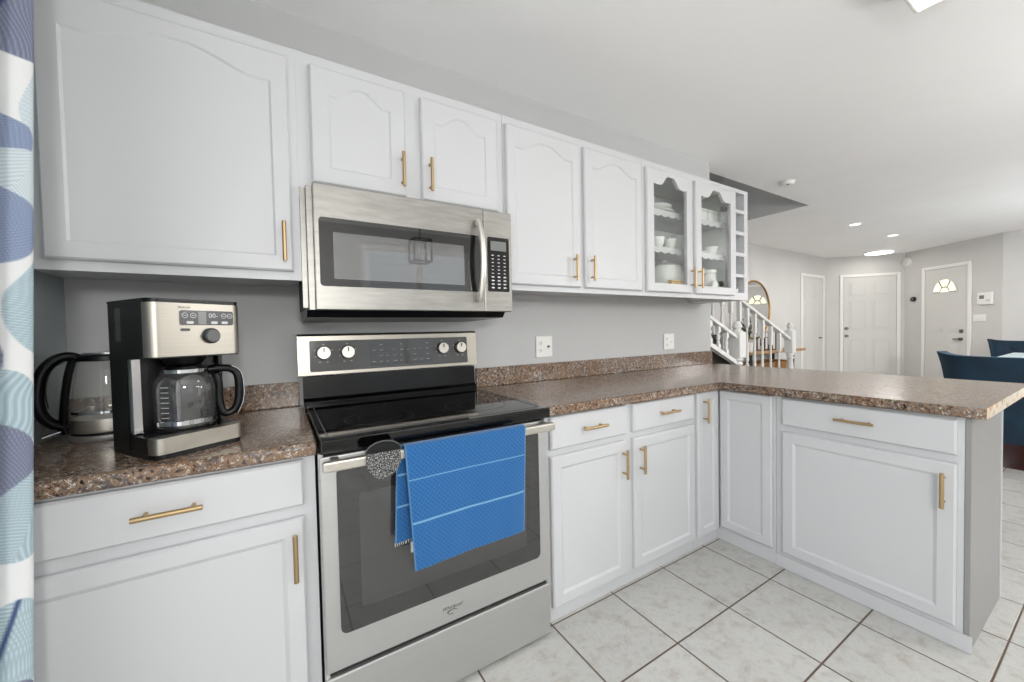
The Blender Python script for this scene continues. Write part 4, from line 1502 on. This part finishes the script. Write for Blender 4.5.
# ------------------------------------------------------------------ curtain
CL = []            # path of the curtain, sampled
def curtain_xy(s):
    y = -0.694 - s * 0.80
    x = -0.503 + 0.020 * math.cos((s - 0.005) / 0.16 * 2 * PI) - 0.02 + 0.006 * math.sin(s * 60)
    return x, y
CT_S, CT_Z0, CT_Z1 = 0.42, 0.03, 2.30
def zpx(py):
    return 1.179 - (py - 340) * 0.00204
SL, BL, TE, PT, NV = (104, 110, 132), (118, 132, 160), (154, 174, 182), (184, 196, 201), (50, 70, 118)
LEAVES = []
for px, py, rx, ry, ang, c, rib in (
        (16, -90, 22, 44, 0.3, TE, 0), (4, -40, 22, 40, -0.4, SL, 1),
        (18, 18, 30, 42, 0.25, SL, 1), (36, 108, 12, 54, 0.0, PT, 0), (6, 100, 8, 34, 0.2, TE, 0), (10, 150, 22, 32, -0.6, BL, 1),
        (20, 205, 24, 58, 0.35, PT, 0), (10, 228, 26, 44, -0.25, BL, 1), (36, 300, 16, 54, 0.15, TE, 0),
        (3, 350, 17, 40, -0.5, SL, 1), (14, 402, 26, 38, 0.4, TE, 0), (12, 458, 26, 46, 0.15, SL, 1),
        (30, 502, 16, 44, 0.3, TE, 0), (2, 528, 12, 50, 0.2, BL, 0), (20, 618, 24, 42, 0.2, TE, 1), (12, 668, 20, 28, -0.3, SL, 0), (24, 740, 22, 46, 0.3, PT, 0)):
    LEAVES.append(((34 - px) * 0.0037, zpx(py), rx * 0.0037, ry * 0.00204, ang, c, rib))
for k in range(26):
    rnd = random.Random(k)
    LEAVES.append((rnd.uniform(0.16, 0.5), rnd.uniform(0.05, 2.3), rnd.uniform(0.05, 0.08), rnd.uniform(0.07, 0.12), rnd.uniform(-0.6, 0.6), (SL, BL, TE, PT)[k % 4], k % 2))
WHT = lin((232, 233, 233))
LEAFC = [(a, b, c, d, math.cos(e), math.sin(e), lin(f), lin(tuple(min(255, v + 44) for v in f)), g) for a, b, c, d, e, f, g in LEAVES]
NVL = lin(NV)


def mixc(a, b, t):
    return tuple(p + (q - p) * t for p, q in zip(a, b))


def curtain_col(u, v):
    s = u * CT_S
    z = CT_Z0 + v * (CT_Z1 - CT_Z0)
    col = WHT
    for a, b, rx, ry, ca, sa, c0, c1, rib in LEAFC:
        ds, dz = s - a, z - b
        if abs(ds) > 0.2 or abs(dz) > 0.25:
            continue
        p = (ca * ds + sa * dz) / rx
        q = (-sa * ds + ca * dz) / ry
        w = max(0.1, 1.0 - 0.35 * max(0.0, q) - 0.1 * q * q)
        d = (p / w) ** 2 + q * q
        if d < 1.0:
            vein = (q - abs(p) * 0.9) * 30
            f = 0.5 + 0.5 * math.sin(vein * 2 * PI + 3 * math.sin(q * 5 + rx * 90))
            fine = 0.5 + 0.5 * math.sin((p + 0.6 * q) * 120)
            c = mixc(c0, c1, 0.75 * f ** 2 + 0.25 * fine)
            if rib and abs(p) < 0.05:
                c = mixc(NVL, c, (abs(p) / 0.05) ** 2)
            col = mixc(c, col, max(0.0, (d - 0.94) / 0.06))
    return col


def curtain_pos(u, v):
    s = u * CT_S
    x, y = curtain_xy(s)
    z = CT_Z0 + v * (CT_Z1 - CT_Z0)
    return (x, y + 0.0975 * (z - 1.18) + 0.003 * math.sin(z * 3.1) * s / CT_S, z)


r = thing('curtain', 'white curtain with blue leaf print hanging at the left edge', 'curtain', (-0.52, -0.9, 0.03))
sheet('curtain_cloth', M['curtain'], r, curtain_pos, 190, 1000, 'print', curtain_col, 0.002)
mb = MB(); mb.cyl((-0.52, -3.6, 2.34), (-0.52, -0.50, 2.34), 0.012); mb.sphere((-0.52, -0.48, 2.34), 0.02)
cr = mb.build('curtain_rod', M['nickel'], None, True)
for y in (-0.54, -3.55):
    mb = MB(); mb.cyl((-0.6795, y, 2.34), (-0.5325, y, 2.34), 0.008); mb.build('bracket', M['nickel'], cr, True)
meta(cr, 'metal curtain rod on the left wall above the leaf-print curtain', 'curtain rod')
mb = MB()
for k in range(6):
    y = -0.60 - k * 0.075
    pts = [(-0.52 + 0.019 * math.cos(2 * PI * i / 16), y, 2.335 + 0.021 * math.sin(2 * PI * i / 16) ) for i in range(17)]
    mb.tube(pts, 0.0025, 6)
mb.build('curtain_rings', M['nickel'], r, True)

# ------------------------------------------------------------------ stair with railings
r = thing('staircase', 'dark staircase rising left behind the kitchen wall', 'staircase', (4.0, 0.7, 0))
poly = [(4.80, 0.0)]
x, z = 4.80, 0.0
while x > 3.02 - 1e-6:
    z += 0.158
    poly.append((x, z))
    x -= 0.245
    poly.append((x, z))
poly.append((x, 0.0))
mb = MB(); mb.prism(poly, 'Y', 0.16, 1.05); mb.build('steps', M['darkwood'], r)


def newel(name, label, cx, cy, w, zblk0, zblk1, ztop, group=None):
    t = thing(name, label, 'newel post', (cx, cy, 0), 0, group)
    h = w / 2
    mb = MB()
    mb.box(cx - h, cx + h, cy - h, cy + h, zblk0, zblk1, 0.006, 2)
    mb.build('block', M['trim'], t)
    d = zblk1
    mb = MB(); mb.lathe(cx, cy, [(0.0, d), (h * 0.9, d), (h * 0.95, d + 0.010), (h * 0.5, d + 0.018), (h * 0.5, d + 0.026), (h * 0.8, d + 0.045), (h * 0.75, d + 0.065), (h * 0.3, ztop), (0, ztop + 0.002)], 20)
    mb.build('finial', M['trim'], t, True)
    mb = MB(); b = zblk0
    mb.lathe(cx, cy, [(0, b), (h * 0.8, b), (h * 0.95, b - 0.02), (h * 0.6, b - 0.035), (h * 0.9, b - 0.055), (h * 0.6, b - 0.075), (h * 0.85, b - 0.2), (h * 0.95, b - 0.33), (h * 0.6, b - 0.40), (h * 0.95, b - 0.43), (h * 0.95, 0.16), (0, 0.16)], 20)
    mb.build('turned_shaft', M['trim'], t, True)
    mb = MB(); mb.box(cx - h, cx + h, cy - h, cy + h, 0.0, 0.1595, 0.004, 1); mb.build('foot_block', M['trim'], t)
    return t


def railing(name, label, cy, x0, z0, x1, z1, bals, bot_off, blk):
    """rail from (x0,z0) to (x1,z1); balusters at xs down to bot_off below the rail"""
    t = thing(name, label, 'railing', ((x0 + x1) / 2, cy, 0))
    d = 0.022
    mb = MB()
    mb.bm = bmesh.new()
    prof = [(-0.028, -0.018), (-0.024, 0.012), (-0.012, 0.024), (0.012, 0.024), (0.024, 0.012), (0.028, -0.018)]
    A = [mb.bm.verts.new((x0, cy + p[0], z0 + p[1])) for p in prof]
    B = [mb.bm.verts.new((x1, cy + p[0], z1 + p[1])) for p in prof]
    mb.bm.faces.new(A); mb.bm.faces.new(list(reversed(B)))
    for i in range(6):
        j = (i + 1) % 6
        mb.bm.faces.new((A[i], A[j], B[j], B[i]))
    mb.build('handrail', M['trim'], t)
    if bot_off:
        mb = MB()
        zb0, zb1 = z0 - bot_off, z1 - bot_off
        mb.prism([(x0, zb0 - 0.02), (x1, zb1 - 0.02), (x1, zb1 + 0.02), (x0, zb0 + 0.02)], 'Y', cy - 0.024, cy + 0.024)
        mb.build('bottom_rail', M['trim'], t)
    for bx in bals:
        zr = z0 + (z1 - z0) * (bx - x0) / (x1 - x0) - 0.0185
        zb = (zr - bot_off + 0.040) if bot_off else blk(bx)
        mb = MB()
        L = zr - zb
        h = 0.017
        mb.box(bx - h, bx + h, cy - h, cy + h, zr - 0.20 * min(1, L / 0.8), zr)
        zt = zr - 0.20 * min(1, L / 0.8)
        zq = zb + 0.16 * min(1, L / 0.8)
        mb.lathe(bx, cy, [(0.014, zt), (0.016, zt - 0.012), (0.009, zt - 0.022), (0.0125, zt - 0.035), (0.009, zt - 0.06), (0.017, zq + 0.07), (0.0175, zq + 0.05), (0.010, zq + 0.03), (0.016, zq + 0.012), (0.014, zq)], 12)
        mb.box(bx - h, bx + h, cy - h, cy + h, zb, zq)
        mb.build('baluster', M['trim'], t)
    return t


def step_z(x):
    k = math.floor((4.80 - x) / 0.245) + 1
    return 0.001 + max(0, k) * 0.158 if x < 4.80 else 0.0


newel('newel_post', 'white turned newel post just right of the kitchen wall end, the nearer one', 3.535, 0.10, 0.108, 0.888, 1.125, 1.225)
newel('newel_post', 'white turned newel post at the foot of the upper handrail, farther right', 4.905, 0.25, 0.088, 0.865, 1.115, 1.205)
railing('stair_railing', 'short white lower railing with slanting bottom rail beside the nearer newel post', 0.10, 2.965, 1.316, 3.48, 1.088, [2.98 + 0.125 * k for k in range(4)], 0.235, None)
railing('stair_railing', 'long white upper railing sloping down to the farther newel post', 0.25, 2.90, 1.83, 4.86, 1.03, [2.95 + 0.15 * k for k in range(7)] + [3.994, 4.138, 4.294, 4.468, 4.651], 0, step_z)

# ------------------------------------------------------------------ hall furniture
r = thing('round_mirror', 'round mirror with a thin gold frame on the hall wall', 'mirror', (6.60, 1.48, 1.44))
mb = MB(Matrix.Translation((6.60, 0, 1.44)) @ Matrix.Rotation(PI / 2, 4, 'X')); 
mb.cyl((0, 0, -1.4895), (0, 0, -1.474), 0.462, seg=64)
# local z maps to world -y
mb.build('mirror_glass', M['mirror'], r)
pts = [(6.60 + 0.470 * math.cos(2 * PI * i / 72), 1.474, 1.44 + 0.470 * math.sin(2 * PI * i / 72)) for i in range(73)]
mb = MB(); mb.tube(pts, 0.0155, 10, up=(0, 1, 0)); mb.build('mirror_frame', mat('antique_gold_frame', (176, 138, 82), 0.35, 0.9), r, True)

r = thing('console_table', 'wooden console table under the round mirror', 'table', (7.2, 1.27, 0))
mb = MB(); mb.box(5.7, 7.42, 1.08, 1.47, 0.755, 0.79, 0.004, 1); mb.build('table_top', M['tablewood'], r)
for x in (5.76, 7.05):
    for y in (1.13, 1.42):
        mb = MB(); mb.box(x - 0.025, x + 0.025, y - 0.025, y + 0.025, 0, 0.7545, 0.003, 1); mb.build('leg', M['blackmatte'], r)
mb = MB(); mb.box(5.79, 7.02, 1.12, 1.43, 0.10, 0.13); mb.build('lower_shelf', M['tablewood'], r)
for x, lab in ((6.0, 'left wicker basket under the hall console table'), (6.40, 'middle wicker basket under the hall console table'), (6.80, 'right wicker basket under the hall console table')):
    t = thing('wicker_basket', lab, 'basket', (x, 1.27, 0.131), 0, 'baskets under the console table')
    mb = MB()
    prof = [(0, 0.1315), (0.14, 0.1315)]
    for k in range(14):
        z = 0.14 + k * 0.034
        prof += [(0.145 + 0.002 * k, z), (0.152 + 0.002 * k, z + 0.017)]
    prof += [(0.18, 0.62), (0.165, 0.60), (0.13, 0.16), (0, 0.155)]
    mb.lathe(x, 1.275, prof, 28); mb.build('basket_body', M['wicker'], t, True)
    mb = MB(); pts = [(x + 0.08 * math.cos(PI * i / 10), 1.06 + 0.0, 0.52 - 0.06 * math.sin(PI * i / 10)) for i in range(11)]
    mb.tube(pts, 0.008, 8); mb.build('basket_handle', M['darkwood'], t, True)
sprig('potted_plant', 'green leafy plant on the hall console table', 5.98, 1.26, 0.7905, 0.50, 0.13, 60, 'porcelain', 'leaf', 0.07, 0.14, 0.06)
for x, h, lab in ((6.42, 0.20, 'shorter black wire lantern on the hall console table'), (6.66, 0.28, 'taller black wire lantern on the hall console table')):
    t = thing('lantern', lab, 'lantern', (x, 1.27, 0.7905))
    mb = MB()
    w = 0.055
    for sx in (-w, w):
        for sy in (-w, w):
            mb.box(x + sx - 0.006, x + sx + 0.006, 1.27 + sy - 0.006, 1.27 + sy + 0.006, 0.791, 0.791 + h)
    mb.box(x - w, x + w, 1.27 - w, 1.27 + w, 0.791, 0.799); mb.box(x - w - 0.006, x + w + 0.006, 1.27 - w - 0.006, 1.27 + w + 0.006, 0.7911 + h, 0.80 + h)
    mb.build('cage', M['blackmatte'], t)
    mb = MB(); mb.cyl((x, 1.27, 0.7993), (x, 1.27, 0.86), 0.03); mb.build('candle', M['white'], t, True)

# things on the foyer walls
t = thing('motion_sensor', 'small round white sensor high in the foyer corner', 'sensor', (10.12, 0.55, 2.3))
mb = MB(XC)
mb.cyl((0.05, -0.0005, 2.33), (0.05, -0.05, 2.33), 0.085, 0.07, 24); mb.build('housing', M['white'], t, True)
mb = MB(XC); mb.sphere((0.05, -0.05, 2.33), 0.05, 0.03, 0.05); mb.build('lens', mat('sensor_lens', (205, 205, 202), 0.3), t, True)
t = thing('thermostat', 'small round black thermostat left of the front door', 'thermostat', (10.08, 0.4, 1.6))
mb = MB(XC); mb.cyl((0.184, -0.0005, 1.615), (0.184, -0.03, 1.615), 0.045, 0.042, 24); mb.build('housing', M['black'], t, True)
mb = MB(XC); mb.cyl((0.184, -0.0302, 1.615), (0.184, -0.033, 1.615), 0.024, 0.022, 20); mb.build('dial', M['grey'], t, True)
t = thing('alarm_keypad', 'white alarm keypad box right of the front door', 'keypad', (9.6, -0.5, 1.5))
mb = MB(XC); mb.box(1.245, 1.45, -0.035, -0.0005, 1.44, 1.63, 0.01, 2); mb.build('case', M['white'], t)
mb = MB(XC); mb.box(1.28, 1.345, -0.0365, -0.0352, 1.53, 1.585); mb.build('display', M['lcd'], t)
mb = MB(XC)
for i in range(3):
    mb.box(1.37 + i * 0.02, 1.382 + i * 0.02, -0.0365, -0.0352, 1.50, 1.512)
mb.build('keys', M['grey'], t)
t = thing('light_switch', 'white triple switch plate under the alarm keypad', 'switch', (9.7, -0.4, 1.2))
mb = MB(XC); mb.box(1.17, 1.35, -0.008, -0.0005, 1.175, 1.285, 0.003, 1); mb.build('cover_plate', M['white'], t)
for i in range(3):
    mb = MB(XC); mb.box(1.20 + i * 0.045, 1.225 + i * 0.045, -0.012, -0.0085, 1.20, 1.26, 0.002, 1); mb.build('rocker', M['white'], t)

# ------------------------------------------------------------------ ceiling fittings
for x, y, lab in ((6.546, 0.179, 'recessed round ceiling light nearer the kitchen'), (7.918, 0.151, 'recessed round ceiling light nearer the front door')):
    t = thing('recessed_light', lab, 'ceiling light', (x, y, CZ - 0.02), 0, 'recessed hall lights')
    mb = MB(); mb.lathe(x, y, [(0.056, CZ - 0.0005), (0.072, CZ - 0.0005), (0.069, CZ - 0.006), (0.056, CZ - 0.008)], 32); mb.build('trim_ring', M['trim'], t, True)
    mb = MB(); mb.cyl((x, y, CZ - 0.0005), (x, y, CZ - 0.010), 0.0555, seg=32); mb.build('lamp', M['lampface'], t)
t = thing('flush_light', 'large flush disc light on the foyer ceiling', 'ceiling light', (9.425, 0.717, CZ - 0.04))
mb = MB(); mb.cyl((9.425, 0.717, CZ - 0.0005), (9.425, 0.717, CZ - 0.03), 0.20, seg=40); mb.build('base', M['trim'], t)
mb = MB(); mb.lathe(9.425, 0.717, [(0.20, CZ - 0.0305), (0.19, CZ - 0.048), (0, CZ - 0.052)], 40); mb.build('diffuser', M['lampface'], t, True)
t = thing('smoke_detector', 'small white smoke detector on the ceiling beside the stairwell opening', 'smoke detector', (4.00, -0.11, CZ - 0.04))
mb = MB(); mb.lathe(4.00, -0.11, [(0, CZ - 0.0005), (0.062, CZ - 0.0005), (0.062, CZ - 0.018), (0.052, CZ - 0.034), (0, CZ - 0.036)], 30); mb.build('housing', M['white'], t, True)
mb = MB(); mb.cyl((3.97, -0.13, CZ - 0.0365), (3.97, -0.13, CZ - 0.039), 0.012, seg=14); mb.build('test_button', M['grey'], t)
t = thing('square_ceiling_light', 'square white flush ceiling light at the top edge over the kitchen', 'ceiling light', (1.98, -1.55, CZ - 0.08))
mb = MB(); mb.box(1.78, 2.18, -1.75, -1.35, CZ - 0.075, CZ - 0.0005, 0.006, 2); mb.build('frame', M['white'], t)
mb = MB(); mb.box(1.795, 2.165, -1.735, -1.365, CZ - 0.082, CZ - 0.0755, 0.002, 1); mb.build('diffuser', M['lampface'], t)
# pendant lantern over the breakfast corner, seen only as a reflection
LX, LY, LZ0, LZ1, LW = 1.24, -3.0, 1.93, 2.16, 0.092
t = thing('pendant_lantern', 'black wire pendant lantern reflected in the microwave door', 'pendant lamp', (LX, LY, LZ0))
mb = MB()
for sx in (-LW, LW):
    for sy in (-LW, LW):
        mb.box(LX + sx - 0.006, LX + sx + 0.006, LY + sy - 0.006, LY + sy + 0.006, LZ0, LZ1)
for z in (LZ0, LZ1):
    for q in (-LW, LW):
        mb.box(LX - LW - 0.006, LX + LW + 0.006, LY + q - 0.006, LY + q + 0.006, z - 0.006, z + 0.006)
        mb.box(LX + q - 0.006, LX + q + 0.006, LY - LW - 0.006, LY + LW + 0.006, z - 0.006, z + 0.006)
mb.box(LX - LW, LX + LW, LY - 0.004, LY + 0.004, LZ1 - 0.004, LZ1 + 0.004)
mb.cyl((LX, LY, LZ1), (LX, LY, CZ - 0.03), 0.006)
mb.cyl((LX, LY, CZ - 0.03), (LX, LY, CZ - 0.0005), 0.06)
mb.build('cage', M['blackmatte'], t)
mb = MB(); mb.cyl((LX, LY, 2.03), (LX, LY, 2.12), 0.014); mb.build('bulb', M['white'], t, True)

# ------------------------------------------------------------------ dining furniture
def wing_chair(label, x, y, rz, group=None):
    """tub dining chair; local: sitter faces -x... backrest at +x"""
    r = thing('dining_chair', label, 'chair', (x, y, 0), rz, group)
    W = 0.35
    # seat
    mb = MB(); mb.box(-0.26, 0.22, -0.27, 0.27, 0.30, 0.47, 0.035, 3); LP(mb, 'seat', M['velvet'], r, smooth=True)
    # curved shell: back plus swept wings
    bm = bmesh.new()
    mbk = MB(); mbk.bm = bm
    n, k = 26, 12
    rows = []
    for j in range(k + 1):
        v = j / k
        row_o, row_i = [], []
        for i in range(n + 1):
            u = -1 + 2 * i / n
            z = 0.20 + v * (0.70 + 0.02 * abs(u) ** 6 - 0.012 * (1 - u * u))
            w = W * (0.80 + 0.20 * v + 0.05 * v ** 6)
            yy = w * math.copysign(abs(u) ** 0.9, u)
            xx = 0.27 + 0.05 * v - 0.14 * abs(u) ** 4
            t_ = 0.045 + 0.028 * math.exp(-((v - 0.97) / 0.06) ** 2)
            row_o.append(bm.verts.new((xx + t_ * 0.6, yy * (1 + 0.04 * abs(u)), z)))
            row_i.append(bm.verts.new((xx - t_ * 0.6, yy * (1 - 0.08 * abs(u)), z)))
        rows.append((row_o, row_i))
    for j in range(k):
        (a, b), (c, d) = rows[j], rows[j + 1]
        for i in range(n):
            bm.faces.new((a[i], a[i + 1], c[i + 1], c[i])); bm.faces.new((b[i], d[i], d[i + 1], b[i + 1]))
        for i in (0, n):
            bm.faces.new((a[i], c[i], d[i], b[i]))
    for A, B in (rows[0], rows[-1]):
        for i in range(n):
            bm.faces.new((A[i], A[i + 1], B[i + 1], B[i]))
    bk = LP(mbk, 'backrest', M['velvet'], r, smooth=True)
    for bx in (-0.14, 0.0, 0.14):
        mb = MB(); mb.sphere((0.268, bx, 0.79), 0.008, 0.014, 0.014, 12, 8); LP(mb, 'tuft_button', mat('button', (6, 34, 56), 0.6) if 'button' not in bpy.data.materials else bpy.data.materials['button'], bk, smooth=True)
    for sx, sy in ((-0.22, -0.22), (-0.22, 0.22), (0.20, -0.22), (0.20, 0.22)):
        mb = MB(); mb.cyl((sx * 1.08, sy * 1.05, 0.0), (sx, sy, 0.30), 0.014, 0.022, 14); LP(mb, 'leg', M['darkwood'], r, smooth=True)
    return r


wing_chair('navy velvet dining chair nearest the peninsula, back turned to the kitchen', 5.15, -1.27, PI)
wing_chair('navy velvet tufted dining chair on the far side of the dining table', 8.62, -1.02, 0.0)
r = thing('dining_table', 'long pale dining table between the navy chairs', 'table', (6.9, -1.5, 0))
mb = MB(); mb.box(5.75, 8.15, -2.2, -0.95, 0.72, 0.76, 0.006, 2); mb.build('table_top', mat('pale_table_top', (190, 206, 212), 0.3), r)
for x in (5.9, 8.0):
    for y in (-2.08, -1.07):
        mb = MB(); mb.box(x - 0.04, x + 0.04, y - 0.04, y + 0.04, 0, 0.7195, 0.004, 1); mb.build('leg', M['darkwood'], r)

# ------------------------------------------------------------------ outside the rear patio door (seen in reflections)
mb = MB(); mb.box(-0.5, 4.5, -7.0, -4.15, -0.12, -0.02); struct(mb.build('floor_deck', M['deckwood']), 'grey wooden deck outside the patio door')
r = thing('deck_railing', 'grey deck railing outside the patio door', 'railing', (2.0, -6.6, -0.02))
mb = MB(); mb.box(-0.4, 4.4, -6.64, -6.56, 0.93, 0.98); mb.build('top_rail', M['deckwood'], r)
for k in range(30):
    mb = MB(); x = -0.35 + k * 0.16; mb.box(x - 0.018, x + 0.018, -6.618, -6.582, -0.0195, 0.9295); mb.build('baluster', M['deckwood'], r)
mb = MB(); mb.box(2.2, 7.0, -11.5, -10.5, -0.5, 4.0)
for k in range(22):
    mb.box(2.19, 7.0, -10.5, -10.48, -0.4 + k * 0.2, -0.22 + k * 0.2)
struct(mb.build('wall_neighbour', M['siding']), 'white clapboard wall of the house beyond the deck')
